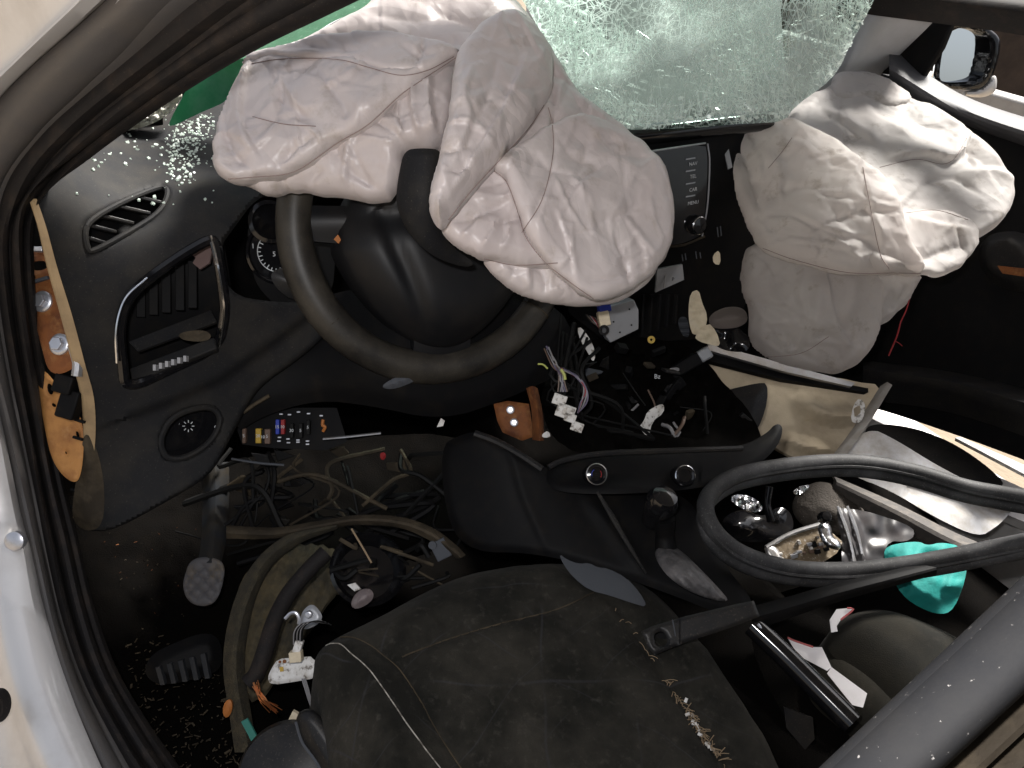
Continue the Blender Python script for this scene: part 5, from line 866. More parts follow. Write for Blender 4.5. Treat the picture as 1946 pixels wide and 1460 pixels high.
gl = M().relief([(664, 1148), (680, 1122), (702, 1117), (712, 1130), (704, 1146), (676, 1160)], PlaneAt(688, 1138, 1.01, nrm(-_f+.4*_U)), 3, h=lambda u, v, d, b: .01*np.minimum(d/.008, 1), thick=.008).build('grey_plug', mat('dusty_mauve_plastic', (.17, .14, .14), .55, dust=((.3, .28, .27), 80, .5, .7, .7))); tag(gl, 'dusty mauve plug at the front edge of the driver seat', 'plug')
gl = M().plate([(660, 1112), (675, 1108), (686, 1120), (674, 1124)], PlaneAt(672, 1116, 1.03, -_f), .002).build('paper_chip', K['white']); tag(gl, 'white chip behind the mauve plug', 'chip')
# copper strands, teal strap, seat lever and dish at the sill
cu = thing('copper_strands', P(510, 1340, .97), 'frayed bundle of bare copper strands on the driver floor', 'wire')
r = np.random.default_rng(4)
for i in range(12):
    a = r.normal(0, 4, 6); M().tube(PX([(484+a[0], 1300+a[1], .97), (500+a[2], 1328+a[3]*.5, .965), (524+a[4]*1.5, 1350+a[5], .97)]), .0006, 4, 8).build('strand', K['copper'], cu)
ts = M().loft([PX([(458, 1372, .95), (478, 1410, .94), (492, 1440, .93)]), PX([(470, 1366, .95), (490, 1404, .94), (504, 1434, .93)])], n=10, sub=3, thick=.003, dirn=_f).build('teal_strap', mat('dull_teal_plastic', (.03, .16, .13), .5)); tag(ts, 'short dull teal strap on the floor beside the sill', 'strap')
ob = M().lathe(P(434, 1345, .99), -_f, [(0, -.004), (.005, -.002), (.0055, .003), (.003, .005), (0, .005)], 12, sy=2.0).build('orange_cap', K['orange']); tag(ob, 'small orange cap at the foot of the carpet strip', 'cap')
dsn = M().lathe(P(545, 1470, .86), nrm(-_f+.5*_U), [(0, .016), (.03, .014), (.048, .006), (.053, -.004), (.05, -.02), (0, -.02)], 40).build('seat_dial', K['plastic']); tag(dsn, 'round black seat adjusting dial beside the cushion', 'dial')
lv = thing('seat_lever', P(600, 1440, .86), 'black seat height lever at the side of the driver seat', 'lever')
M().relief([(560, 1375), (568, 1352), (590, 1345), (612, 1362), (650, 1420), (700, 1500), (640, 1540), (600, 1450), (572, 1410)], PlaneAt(610, 1420, .86, nrm(-_f+.2*_U-.2*_R)), 4, h=lambda u, v, d, b: .012*np.sqrt(np.minimum(d/.012, 1)), thick=.014).build('handle', K['plastic'], lv)
M().tube(PX([(562, 1372, .845), (575, 1412, .845), (605, 1455, .84), (640, 1530, .83)]), .0015, 6, 24).build('edge_bead', K['softgrey'], lv)
M().plate([(546, 1372), (556, 1352), (566, 1358), (560, 1388), (548, 1386)], PlaneAt(555, 1370, .90, -_f), .006).build('cream_tab', K['cream'], lv)
# loose dirt and leaf litter on the driver floor
def litter(name, n, poly, T, size, seed, mats, label, cat):
    r = np.random.default_rng(seed); mb = M(); pl_ = np.array(poly, float); lo, hi = pl_.min(0), pl_.max(0); c = 0
    while c < n:
        u, v = r.uniform(lo[0], hi[0]), r.uniform(lo[1], hi[1])
        if not inside(np.array([u]), np.array([v]), pl_)[0]: continue
        p = P(u, v, float(T(u, v))); s = r.uniform(*size); q = np.array(Matrix.Rotation(r.uniform(0, 6.3), 3, Vector(r.normal(size=3)).normalized())); mb.box(p, (s*r.uniform(.5, 3), s*r.uniform(.3, 1), s*.25), q); c += 1
    o = mb.build(name, mats, smooth=False)
    for pidx, pol in enumerate(o.data.polygons): pol.material_index = (pidx//6*7) % len(mats) if len(mats) > 1 else 0
    return tag(stuff(o), label, cat)
litter('floor_litter', 300, [(230, 1180), (300, 1200), (420, 1280), (470, 1380), (560, 1480), (330, 1480), (250, 1330)], lambda u, v: Plane((-.65, -.1, .262), (0, 0, 1))(u, v), (.001, .0035), 6, [K['brown'], K['deep'], K['rust'], K['deep'], K['brown'], K['deep'], K['deep']], 'leaf litter and broken bits over the driver floor', 'litter')
litter('carpet_grit', 120, [(200, 1010), (380, 1000), (350, 1180), (250, 1220), (180, 1120)], lambda u, v: 1.17, (.0007, .0018), 7, [K['brown'], K['deep'], K['deep'], K['brown'], K['rust']], 'fine grit stuck to the dark carpet beside the clutch pedal', 'grit')
ftw = thing('kick_carpet', P(300, 1130, 1.2), 'dark carpet lining the driver footwell side', 'carpet')
M().relief([(60, 900), (140, 960), (400, 880), (900, 800), (1000, 980), (620, 1120), (430, 1300), (300, 1400), (150, 1320), (80, 1100)], TPS([(140, 1000, 1.16), (400, 900, 1.34), (900, 820, 1.36), (1000, 980, 1.24), (620, 1120, 1.16), (430, 1300, 1.15), (200, 1220, 1.12), (300, 1100, 1.22)], 1e-3), 12, h=lambda u, v, d, b: .025*vnoise(u*.012, v*.012, 9)+.008*vnoise(u*.05, v*.05, 3), thick=.01).build('carpet', K['deep'], ftw)

# ================================================================== centre console, shifter, climate panel
cc = thing('centre_console', P(1100, 1000, 1.2), 'broken black centre console below the dashboard', 'console')
Tcs = TPS([(830, 840, 1.15), (905, 822, 1.12), (1000, 870, 1.10), (960, 1040, 1.08), (870, 1050, 1.10), (1100, 940, 1.10), (1230, 1080, 1.05), (1300, 1000, 1.09), (1400, 1130, 1.05), (1180, 830, 1.16)], 1e-3)
cr5 = crease_fn([([(905, 826), (960, 850), (990, 940), (1020, 1010), (1045, 1060)], .012, 12, 's-'), ([(1110, 935), (1150, 990), (1200, 1060), (1232, 1090)], .012, 14, 'r')], 7)
M().relief([(835, 850), (870, 828), (910, 818), (960, 842), (1020, 880), (1100, 920), (1180, 930), (1300, 935), (1340, 1000), (1380, 1080), (1440, 1150), (1400, 1180), (1250, 1120), (1100, 1070), (1000, 1050), (900, 1050), (850, 1000)], Tcs, 6, h=lambda u, v, d, b: .5*cr5(u, v)+.006*np.minimum(d/.01, 1), thick=.02).build('side_trim', K['black'], cc)
M().tube(PX([(902, 824, 1.105), (940, 838, 1.10), (985, 862, 1.09), (1030, 892, 1.085)]), .005, 8, 24).build('trim_edge', K['plastic'], cc)
M().tube(PX([(1135, 935, 1.06), (1165, 985, 1.05), (1200, 1045, 1.035), (1228, 1090, 1.03)]), [.002, .004, .003, .001], 8, 30).build('trim_edge', K['plastic'], cc)
Tcp = PlaneAt(1200, 895, 1.085, nrm((-.25, -.7, .6)))
M().relief([(1036, 905), (1044, 885), (1075, 872), (1150, 858), (1300, 852), (1410, 850), (1462, 822), (1478, 802), (1490, 816), (1474, 858), (1410, 905), (1330, 930), (1180, 940), (1075, 938), (1042, 925)], TPS([(1036, 905, 1.09), (1150, 900, 1.085), (1300, 900, 1.11), (1410, 870, 1.15), (1480, 820, 1.18), (1200, 940, 1.06), (1200, 856, 1.11)], 1e-3), 5, h=lambda u, v, d, b: .005*np.minimum(d/.008, 1)-.004*np.exp(-((v-905)/18)**2)*(u < 1330), thick=.02).build('climate_panel', K['black'], cc)
M().tube(PX([(1042, 888, 1.075), (1075, 874, 1.08), (1150, 862, 1.085), (1300, 856, 1.10), (1410, 852, 1.13)]), .004, 8, 40).build('panel_edge', K['plastic'], cc)
for j, (u, v) in enumerate(((1130, 902), (1297, 905))):
    c = P(u, v, 1.075+.018*j); n = nrm((-.3, -.65, .6)); kb_ = M().lathe(c, n, [(0, -.01), (.0145, -.01), (.0142, .006), (.0125, .011), (.009, .012), (.0085, .010), (0, .010)], 32).build('climate_knob', K['gloss'], cc)
    M().lathe(c, n, [(.0128, .0108), (.0136, .0098), (.0142, .0112), (.013, .0122)], 32, ring=True).build('knob_ring', K['chrome'] if j else K['dustyalu'], kb_)
    a = frame(n)
    if j == 0:
        M().tube([c+n*.0105+.0065*(math.cos(q)*a[0]+math.sin(q)*a[1]) for q in np.linspace(2.2, 3.6, 8)], .0006, 5, 12).build('cold_arc', K['blue'], kb_)
        M().tube([c+n*.0105+.0065*(math.cos(q)*a[0]+math.sin(q)*a[1]) for q in np.linspace(-.6, .8, 8)], .0006, 5, 12).build('hot_arc', K['red'], kb_)
for i, s in enumerate(('C', '>', 'V', 'S', 'V', 'X')): text(s, P(1142+i*21, 919-i*.3, 1.072+.003*i), .0065, frame(nrm((-.3, -.65, .6))), K['print'], cc, 'button_symbol')
sh = thing('gear_shifter', P(1262, 1060, 1.08), 'glossy black gear knob on a loose grey leather boot', 'gear lever')
M().lathe(P(1254, 962, 1.05), nrm((-.1, -.25, 1)), [(0, -.035), (.014, -.034), (.017, -.018), (.021, .0), (.021, .012), (.016, .022), (.007, .026), (0, .0265)], 32).build('knob', K['gloss'], sh)
M().tube(PX([(1262, 985, 1.05), (1264, 1020, 1.06), (1266, 1050, 1.06)]), [.014, .012, .015], 14, 14).build('stem', K['black'], sh)
bm_ = mat('worn_grey_boot', (.05, .048, .05), .5, bump=(120, .5, .003), dust=((.16, .15, .15), 30, .42, .7, .8))
M().relief([(1240, 1050), (1262, 1030), (1290, 1042), (1330, 1080), (1370, 1122), (1388, 1145), (1350, 1140), (1300, 1120), (1262, 1090)], TPS([(1240, 1050, 1.05), (1290, 1042, 1.06), (1388, 1145, 1.02), (1300, 1120, 1.0), (1310, 1080, 1.01)], 1e-3), 3, h=lambda u, v, d, b: .012*np.sqrt(np.minimum(d/.012, 1))+.005*np.abs(((u-v*.9)*.06 % 1)-.5), thick=.006).build('boot', bm_, sh)
# ================================================================== seat belt buckle bar, scrap on the seat
bb = thing('buckle_bar', P(1330, 1190, .97), 'dark grey plastic seat rail cover lying over the cushion edge', 'cover')
Tbb = PlaneAt(1330, 1180, .955, nrm(-_f+.5*_U))
M().relief([(1218, 1200), (1240, 1190), (1300, 1172), (1400, 1148), (1432, 1142), (1444, 1172), (1380, 1196), (1300, 1222), (1244, 1245), (1232, 1232)], Tbb, 4, holes=[[(1240, 1204), (1262, 1198), (1272, 1224), (1248, 1232)]], h=lambda u, v, d, b: .003*np.minimum(d/.003, 1)+.003*(u > 1290), thick=.018, smooth=0).build('cover', K['plastic'], bb)
M().relief([(1238, 1203), (1264, 1196), (1275, 1226), (1246, 1236)], PlaneAt(1255, 1215, .972, Tbb.n), 5, thick=.006, smooth=0).build('slot', K['black'], bb)
M().tube(PX([(1278, 1178, .945), (1284, 1210, .945)]), .0008, 5, 6).build('mould_line', K['softgrey'], bb)
ls = M().relief([(1062, 1052), (1078, 1064), (1100, 1072), (1120, 1070), (1136, 1079), (1155, 1080), (1190, 1098), (1215, 1125), (1232, 1155), (1200, 1146), (1160, 1132), (1120, 1122), (1090, 1098), (1070, 1072)], lambda u, v: np.asarray(Tse(u, v))-.012, 3, h=lambda u, v, d, b: .006*np.sin((u-1060)/170*3.1), thick=.002, smooth=1).build('plastic_scrap', K['softgrey']); tag(ls, 'leaf shaped blue grey plastic scrap on the driver seat', 'scrap')

# ================================================================== loose door seal loop on the passenger side
wsx = thing('loose_door_seal', P(1650, 1000, 1.2), 'long loop of loose black rubber door seal lying across the passenger side', 'door seal')
lp = [(2040, 1010, 1.0), (1970, 1026, 1.02), (1900, 1040, 1.05), (1800, 1060, 1.07), (1700, 1076, 1.08), (1600, 1085, 1.08), (1500, 1080, 1.07), (1420, 1057, 1.055), (1368, 1022, 1.045), (1342, 978, 1.05), (1350, 938, 1.08), (1398, 905, 1.12), (1480, 887, 1.16), (1570, 878, 1.2), (1650, 880, 1.22), (1740, 897, 1.22), (1830, 924, 1.2), (1900, 938, 1.18), (2000, 955, 1.14)]
LPx = PX(lp); ups = np.array([0, 0, 1.])
sealm = mat('dusty_seal_rubber', (.02, .02, .021), .66, spec=.3, bump=(160, .25, .001), dust=((.1, .1, .105), 14, .45, .75, .6), dust2=((.2, .19, .18), 420, .66, .8, .5))
M().tube(LPx, .0115, 12, 220).build('bulb', sealm, wsx)
M().tube(LPx+np.array([0, 0, -.017])-_f*.005, .0085, 10, 220).build('flange', sealm, wsx)
M().tube(LPx+np.array([0, 0, -.007])-_f*.013, .0028, 6, 220).build('lip', sealm, wsx)

# ================================================================== passenger side wreckage
gv = thing('glovebox_lid', P(1520, 800, 1.58), 'dusty tan inner panel of the broken glovebox lying in the passenger footwell', 'glovebox')
Tgv = PlaneAt(1530, 790, 1.56, nrm((-.15, -.55, .82)))
gcr = crease_fn([([(1500, 762), (1540, 796), (1590, 806), (1640, 802)], .035, 26, 's-'), ([(1470, 838), (1520, 860), (1590, 868)], .03, 24, 's-'), ([(1515, 830), (1535, 800), (1570, 806)], .004, 4, 'v'), ([(1380, 705), (1450, 720), (1540, 742), (1650, 752)], .01, 16, 's-')], 8)
M().relief([(1330, 708), (1350, 684), (1400, 688), (1480, 702), (1590, 722), (1685, 734), (1648, 790), (1585, 878), (1520, 872), (1468, 848), (1400, 815), (1350, 775)], Tgv, 5, h=lambda u, v, d, b: gcr(u, v)+.004*vnoise(u*.03, v*.03, 4), n=Tgv.n, thick=.008, smooth=1).build('panel', K['tan'], gv)
M().loft([PX([(1686, 726, 1.545), (1640, 798, 1.50), (1582, 876, 1.455)]), PX([(1696, 732, 1.53), (1652, 804, 1.485), (1596, 882, 1.44)])], n=14, sub=3, thick=.02, dirn=-Tgv.n).build('rim', mat('dusty_grey_rim', (.3, .29, .275), .6, dust=((.2, .17, .14), 40, .4, .7, .7)), gv)
M().relief([(1616, 800), (1622, 768), (1634, 756), (1646, 770), (1640, 798), (1628, 806)], PlaneAt(1630, 780, 1.48, nrm((-.5, -.7, .5))), 3, holes=[[(1622, 776), (1634, 770), (1636, 784), (1624, 794)]], thick=.006, smooth=1, hsmooth=0).build('latch', K['white'], gv)
M().plate([(1345, 655), (1360, 656), (1500, 694), (1625, 728), (1618, 735), (1490, 706), (1348, 666)], PlaneAt(1480, 695, 1.5, nrm((-.1, -.5, .85))), .006).build('metal_edge', K['dustyalu'], gv)
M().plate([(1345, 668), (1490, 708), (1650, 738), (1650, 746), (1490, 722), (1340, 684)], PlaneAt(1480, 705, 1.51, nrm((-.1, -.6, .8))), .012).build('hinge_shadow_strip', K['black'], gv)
pk = M().relief([(1340, 752), (1395, 738), (1440, 728), (1458, 728), (1459, 760), (1448, 800), (1434, 824), (1400, 806), (1352, 778)], PlaneAt(1410, 770, 1.44, nrm((-.4, -.6, .6))), 5, h=lambda u, v, d, b: .012*np.minimum(d/.02, 1), thick=.012, smooth=1).build('pocket_liner', K['plastic']); tag(pk, 'black felt pocket liner propped on the tan glovebox panel', 'liner')
M().box((.40, .02, .30), (.7, .5, .02), [nrm((1, 0, -.05)), nrm((0, 1, .2)), nrm((0, -.2, 1))]).build('passenger_carpet', K['deep'], body)
ps = thing('sill_lining', P(1800, 960, 1.5), 'dusty silver grey sill lining curving through the passenger footwell', 'panel')
M().relief([(1580, 870), (1650, 812), (1700, 835), (1780, 885), (1860, 925), (1920, 950), (1930, 975), (1890, 1005), (1860, 1022), (1780, 985), (1690, 930), (1620, 905)], PlaneAt(1760, 920, 1.46, nrm((-.35, -.4, .8))), 6, h=lambda u, v, d, b: .02*np.sin((u-1580)*.012)-.03*np.exp(-((v-(u-1580)*.32-872)/16)**2)*(u > 1720), thick=.01, smooth=2).build('lining', mat('dusty_silver_lining', (.55, .55, .56), .5, .2, dust=((.3, .26, .2), 26, .38, .7, .8)), ps)
bar = M().loft([PX([(1585, 905, 1.38), (1700, 955, 1.32), (1800, 1005, 1.26), (1880, 1040, 1.22)]), PX([(1590, 918, 1.355), (1698, 970, 1.295), (1795, 1022, 1.235), (1875, 1058, 1.195)]), PX([(1580, 932, 1.37), (1680, 988, 1.31), (1780, 1042, 1.25), (1860, 1076, 1.21)])], n=30, sub=4, thick=.012, dirn=_f).build('trim_bar', mat('dusty_dark_bar', (.05, .045, .042), .7, bump=(300, .3), dust=((.13, .11, .09), 60, .45, .75, .7))); tag(bar, 'dusty dark brown trim bar slanting under the loose door seal', 'bar')
dome = M().relief([(1500, 960), (1525, 925), (1565, 912), (1610, 935), (1650, 975), (1640, 1010), (1580, 1020), (1520, 1000)], PlaneAt(1570, 965, 1.36, nrm(-_f+.4*_U)), 5, h=lambda u, v, d, b: .03*np.sqrt(np.minimum(d/.04, 1))+.004*vnoise(u*.1, v*.1, 3), thick=.02).build('gritty_carpet_lump', mat('gritty_brown_carpet', (.05, .042, .035), .85, bump=(300, .8, .003), dust=((.28, .25, .22), 260, .62, .7, .8))); tag(dome, 'gritty brown carpet lump inside the door seal loop', 'carpet')
md = thing('circuit_module', P(1530, 1060, 1.18), 'broken control module with exposed circuit board and bright metal frame', 'module')
Tmd = PlaneAt(1530, 1035, 1.17, nrm(-_f+.5*_U))
M().relief([(1452, 1042), (1500, 1018), (1555, 1000), (1580, 1012), (1602, 1030), (1590, 1052), (1560, 1072), (1480, 1072), (1462, 1062)], Tmd, 4, thick=.012, smooth=0, h=lambda u, v, d, b: .002*vnoise(u*.2, v*.2, 3)).build('board', K['pcb'], md)
r = np.random.default_rng(9)
for i in range(26):
    u = r.uniform(1478, 1580); v = 1040-(u-1530)*.28+r.uniform(-16, 16); p = Tmd.pt(u, v)-_f*.004; M().box(p, (r.uniform(.003, .009), r.uniform(.003, .006), .006), [nrm(_R+.28*_U), nrm(_U-.28*_R), _f]).build('component', [K['steel'], K['blackw'], K['white'], K['brownw'], K['dustyalu']][i % 5], md, bevel=.0005)
M().tube([Tmd.pt(u, v)-_f*.004 for u, v in ((1454, 1040), (1500, 1014), (1556, 996))], .0035, 8, 12).build('frame_edge', K['dustyalu'], md)
M().relief([(1452, 1040), (1470, 1034), (1486, 1054), (1490, 1072), (1474, 1070), (1456, 1056)], PlaneAt(1470, 1054, 1.16, Tmd.n), 3, h=lambda u, v, d, b: .004*np.minimum(d/.004, 1), thick=.006).build('frame_corner', K['dustyalu'], md)
M().relief([(1552, 1000), (1566, 990), (1580, 1000), (1582, 1020), (1600, 1032), (1596, 1048), (1570, 1040), (1558, 1022)], PlaneAt(1575, 1020, 1.155, Tmd.n), 3, h=lambda u, v, d, b: .005*np.minimum(d/.005, 1), thick=.008).build('frame_corner', K['foil'], md)
M().lathe(P(1567, 983, 1.15), nrm(-_f+.4*_U), [(0, -.01), (.008, -.008), (.009, .004), (.006, .009), (0, .01)], 20).build('knob', K['gloss'], md)
bs = thing('plastic_sheet', P(1660, 1020, 1.2), 'torn black plastic sheet with bright creased edges under the seal loop', 'sheet')
Tbs = PlaneAt(1660, 1020, 1.2, nrm(-_f+.5*_U+.1*_R))
M().relief([(1588, 962), (1600, 966), (1640, 970), (1690, 985), (1735, 1002), (1738, 1020), (1720, 1030), (1690, 1028), (1678, 1055), (1680, 1085), (1600, 1085), (1600, 1030)], Tbs, 4, h=lambda u, v, d, b: .008*vnoise(u*.05, v*.05, 6)+crease_fn([([(1592, 962), (1612, 1010), (1624, 1080)], .008, 5, 'r'), ([(1610, 965), (1632, 1010), (1642, 1080)], .008, 5, 'r')])(u, v), thick=.002, smooth=1).build('sheet', mat('torn_black_sheet', (.03, .029, .031), .35, spec=.6, dust=((.07, .06, .06), 40, .45, .7, .6)), bs)
for q in (0, 18): M().tube(PX([(1592+q, 962, 1.19), (1608+q, 1004, 1.185), (1618+q, 1040, 1.18), (1625+q, 1078, 1.175)]), [.0018, .003, .002, .003], 6, 20).build('bright_crease', K['dustyalu'], bs)
for k_, (ol, t_, lab) in enumerate((([(1340, 912), (1358, 905), (1372, 918), (1372, 940), (1350, 950), (1342, 935)], 1.2, 'crumpled silver foil scrap at the tip of the door seal loop'), ([(1382, 945), (1410, 938), (1440, 950), (1452, 970), (1430, 975), (1405, 965)], 1.2, 'crumpled silver foil scrap inside the bend of the door seal loop'), ([(1505, 935), (1520, 924), (1540, 920), (1532, 934), (1515, 942)], 1.3, 'small bright foil flake on the gritty carpet lump'))):
    fo_ = M().relief(ol, PlaneAt(*np.mean(ol, 0), t_, nrm(-_f+.3*_U)), 3, h=lambda u, v, d, b: .012*crumple(b@_R, b@_U, 5+k_, 6, 30, 120, 1.0), thick=.001, smooth=1).build('foil_scrap', K['foil']); tag(fo_, lab, 'foil')
hb2 = M().tube(PX([(1462, 925, 1.2), (1458, 960, 1.2), (1466, 990, 1.2)]), [.006, .005, .007], 10, 16).build('black_fitting', K['gloss']); tag(hb2, 'glossy black plastic fitting standing inside the seal loop', 'fitting')
rbx = M().relief([(1370, 985), (1410, 965), (1450, 985), (1480, 960), (1505, 975), (1510, 1010), (1470, 1030), (1400, 1030), (1375, 1015)], PlaneAt(1440, 1000, 1.26, nrm(-_f+.4*_U)), 5, h=lambda u, v, d, b: .03*vnoise(u*.03, v*.03, 2)*np.minimum(d/.02, 1), thick=.02).build('black_housing', K['gloss']); tag(rbx, 'glossy black broken housing next to the circuit module', 'housing')
tl = thing('teal_cloth', P(1740, 1150, 1.12), 'crumpled bright teal cloth between the door seal and passenger seat', 'cloth')
Ttl = PlaneAt(1740, 1080, 1.15, nrm(-_f+.4*_U))
M().relief([(1678, 1050), (1690, 1036), (1745, 1028), (1762, 1038), (1790, 1030), (1830, 1040), (1840, 1080), (1815, 1160), (1780, 1170), (1720, 1140), (1690, 1090)], Ttl, 4, h=lambda u, v, d, b: .02*np.minimum(d/.02, 1)*vnoise(u*.03, v*.03, 7)+.02*crumple(b@_R, b@_U, 15, 6, 14, 60, .5), thick=.003).build('cloth', K['teal'], tl)
# passenger seat, papers, black tube
pst = thing('car_seat', P(1750, 1280, 1.0), 'dark fabric passenger seat cushion partly hidden by the door pillar', 'seat')
Tpst = PlaneAt(1700, 1210, 1.02, nrm((-.05, -.15, 1)))
M().relief([(1590, 1190), (1604, 1160), (1640, 1140), (1700, 1134), (1780, 1160), (1900, 1220), (2050, 1300), (1950, 1480), (1800, 1400), (1700, 1290), (1640, 1250), (1596, 1220)], Tpst, 7, h=lambda u, v, d, b: -.03*(1-np.minimum(d/.04, 1))**2+.004*vnoise(u*.02, v*.02, 3), n=Tpst.n, thick=.05).build('cushion', K['seat'], pst)
M().relief([(1566, 1262), (1570, 1232), (1600, 1215), (1660, 1240), (1740, 1310), (1800, 1380), (1720, 1420), (1640, 1350), (1580, 1300)], PlaneAt(1650, 1300, .99, nrm((-.1, -.2, 1))), 7, h=lambda u, v, d, b: -.02*(1-np.minimum(d/.03, 1))**2, n=(0, -.2, 1), thick=.06).build('side_bolster', K['seat'], pst)
for i, (ol, t_, lab) in enumerate((([(1577, 1178), (1590, 1158), (1610, 1156), (1622, 1158), (1598, 1178), (1590, 1190), (1592, 1200), (1580, 1202)], 1.0, 'white folded paper tucked beside the passenger cushion'), ([(1497, 1212), (1510, 1218), (1545, 1230), (1562, 1230), (1580, 1268), (1572, 1275), (1516, 1245)], 1.0, 'white paper leaflet with red edge beside the black tube'), ([(1572, 1280), (1580, 1268), (1648, 1318), (1640, 1345), (1620, 1340)], .98, 'long white card lying between the black tube and passenger seat'))):
    pp = thing('paper_sheet', P(*np.mean(ol, 0), t_), lab, 'paper')
    M().plate(ol, PlaneAt(*np.mean(ol, 0), t_, nrm(-_f+.5*_U)), .0012).build('sheet', K['paper'], pp, smooth=False)
    if i < 2: M().tube([PlaneAt(*np.mean(ol, 0), t_-.002, nrm(-_f+.5*_U)).pt(u, v) for u, v in (ol[:3] if i else ol[2:5])], .0012, 5, 8).build('red_edge', mat('faded_red_print', (.4, .1, .1), .8) if i == 0 else bpy.data.materials['faded_red_print'], pp)
bt = thing('belt_stalk', P(1520, 1300, .96), 'black plastic tube running from the seat rail cover to the pillar', 'tube')
M().tube(PX([(1430, 1188, .985), (1490, 1245, .965), (1550, 1305, .945), (1620, 1375, .92)]), .0135, 14, 24).build('tube', K['gloss'], bt)
M().tube(PX([(1440, 1186, .972), (1452, 1202, .97), (1460, 1210, .968)]), .0018, 6, 6).build('bright_pin', K['steel'], bt)
bd = M().loft([PX([(1424, 1160, .985), (1500, 1140, 1.0), (1600, 1112, 1.02), (1780, 1070, 1.07)]), PX([(1430, 1178, .97), (1500, 1158, .985), (1600, 1128, 1.01), (1780, 1082, 1.06)]), PX([(1440, 1196, .985), (1510, 1172, 1.0), (1600, 1142, 1.02), (1780, 1092, 1.07)])], n=20, sub=4, thick=.012, dirn=_f).build('rail_arm', K['black']); tag(bd, 'long black arm continuing the seat rail cover under the seal', 'arm')
sd_ = thing('console_side_box', P(1420, 1300, 1.0), 'black storage box wall between the driver seat and passenger seat', 'box')
M().relief([(1420, 1180), (1560, 1150), (1600, 1250), (1640, 1380), (1560, 1460), (1500, 1380), (1440, 1270)], TPS([(1420, 1180, 1.06), (1560, 1150, 1.12), (1640, 1380, 1.0), (1560, 1460, .96), (1440, 1270, 1.03)], 1e-3), 8, thick=.01).build('wall', K['deep'], sd_)
M().plate([(1490, 1345), (1545, 1365), (1548, 1405), (1530, 1425), (1495, 1385)], PlaneAt(1520, 1385, .93, -_f), .004).build('corner_flap', K['plastic'], sd_)

# ================================================================== wreckage under the centre of the dash
cn = thing('white_connectors', P(1078, 820, 1.13), 'chain of white plugs hanging on a black loom below the dash', 'connector')
ca = [nrm(_R-.35*_U), nrm(_U+.35*_R), _f]
for (u, v, a, b_, m_) in ((1063, 760, .019, .015, 'white'), (1074, 782, .026, .019, 'white'), (1079, 782, .016, .012, 'white'), (1083, 794, .016, .012, 'white'), (1096, 811, .017, .013, 'white')):
    M().box(P(u, v, 1.12-(.006 if a == .016 else 0)), (a, b_, .014), ca, taper=.86).build('plug', K[m_], cn, bevel=.001)
for (u, v) in ((1064, 771), (1088, 801)): M().box(P(u, v, 1.128), (.016, .007, .012), ca).build('black_coupler', K['blackw'], cn, bevel=.001)
lm = thing('wiring_loom', P(1080, 760, 1.2), 'tangle of thin coloured wires under the steering wheel rim', 'wiring')
r = np.random.default_rng(12)
for i in range(9): M().tube(PX([(1040+r.normal(0, 3), 662+r.normal(0, 3), 1.14), (1054+r.normal(0, 4), 690+r.normal(0, 4), 1.13), (1064+r.normal(0, 4), 712, 1.14), (1072+r.normal(0, 6), 745, 1.14)]), .0012, 5, 20).build('wire', K[['greyw', 'violet', 'brownw', 'greyw', 'blackw'][i % 5]], lm)
for i in range(6): M().tube(PX([(1066+r.normal(0, 3), 700, 1.14), (1096+r.normal(0, 3), 715+r.normal(0, 3), 1.13), (1112+r.normal(0, 3), 740+r.normal(0, 3), 1.13), (1108+r.normal(0, 3), 765, 1.13), (1098, 785, 1.135)]), .0013, 5, 24).build('wire', K[['violet', 'greyw', 'blackw', 'red', 'greyw', 'violet'][i]], lm)
M().tube(PX([(1022, 692, 1.13), (1032, 693, 1.13), (1041, 701, 1.13)]), .0014, 5, 10).build('wire', K['yg'], lm)
M().tube(PX([(1066, 702, 1.12), (1072, 712, 1.12), (1074, 722, 1.12)]), .0022, 5, 10).build('wire', K['yg'], lm)
for i in range(10): M().tube(PX([(1060+i*8+r.normal(0, 8), 640+r.normal(0, 20), 1.2), (1080+r.normal(0, 30), 720+r.normal(0, 20), 1.17), (1120+r.normal(0, 40), 790+r.normal(0, 20), 1.18), (1180+r.normal(0, 60), 830+r.normal(0, 10), 1.2)]), r.uniform(.0015, .004), 6, 24).build('wire', K['blackw'], lm)
ec = thing('control_unit', P(1180, 640, 1.22), 'grey metal control unit with cream and blue plugs hanging under the airbag', 'control unit')
Tec = PlaneAt(1180, 610, 1.2, nrm((-.25, -.9, .25)))
M().plate([(1155, 600), (1160, 582), (1205, 570), (1214, 590), (1214, 626), (1160, 652), (1152, 640)], Tec, .02).build('case', K['grey'], ec, smooth=False, bevel=.0015)
for u, v in ((1166, 612), (1196, 588), (1200, 618), (1178, 632)): M().lathe(Tec.pt(u, v)-_f*.001, Tec.n, [(0, 0), (.0014, 0), (.001, .001), (0, .001)], 10).build('screw', K['blackw'], ec)
M().box(P(1147, 606, 1.19), (.016, .022, .02), [nrm(_R+.2*_U), nrm(_U-.2*_R), _f]).build('cream_plug', K['cream'], ec, bevel=.001)
M().box(P(1148, 586, 1.19), (.018, .012, .02), [nrm(_R+.2*_U), nrm(_U-.2*_R), _f]).build('blue_plug', K['blue'], ec, bevel=.001)
M().lathe(P(1147, 628, 1.185), -_f, [(.004, 0), (.0075, 0), (.0075, .006), (.004, .006)], 20, ring=True).build('ring', K['blackw'], ec)
for i in range(7): M().tube(PX([(1112+i*3, 598+i, 1.2), (1124+i*2, 612, 1.19), (1140, 622+i, 1.195)]), .0011, 5, 12).build('lead', K[['blackw', 'brownw', 'blackw', 'greyw', 'red', 'blackw', 'brownw'][i]], ec)
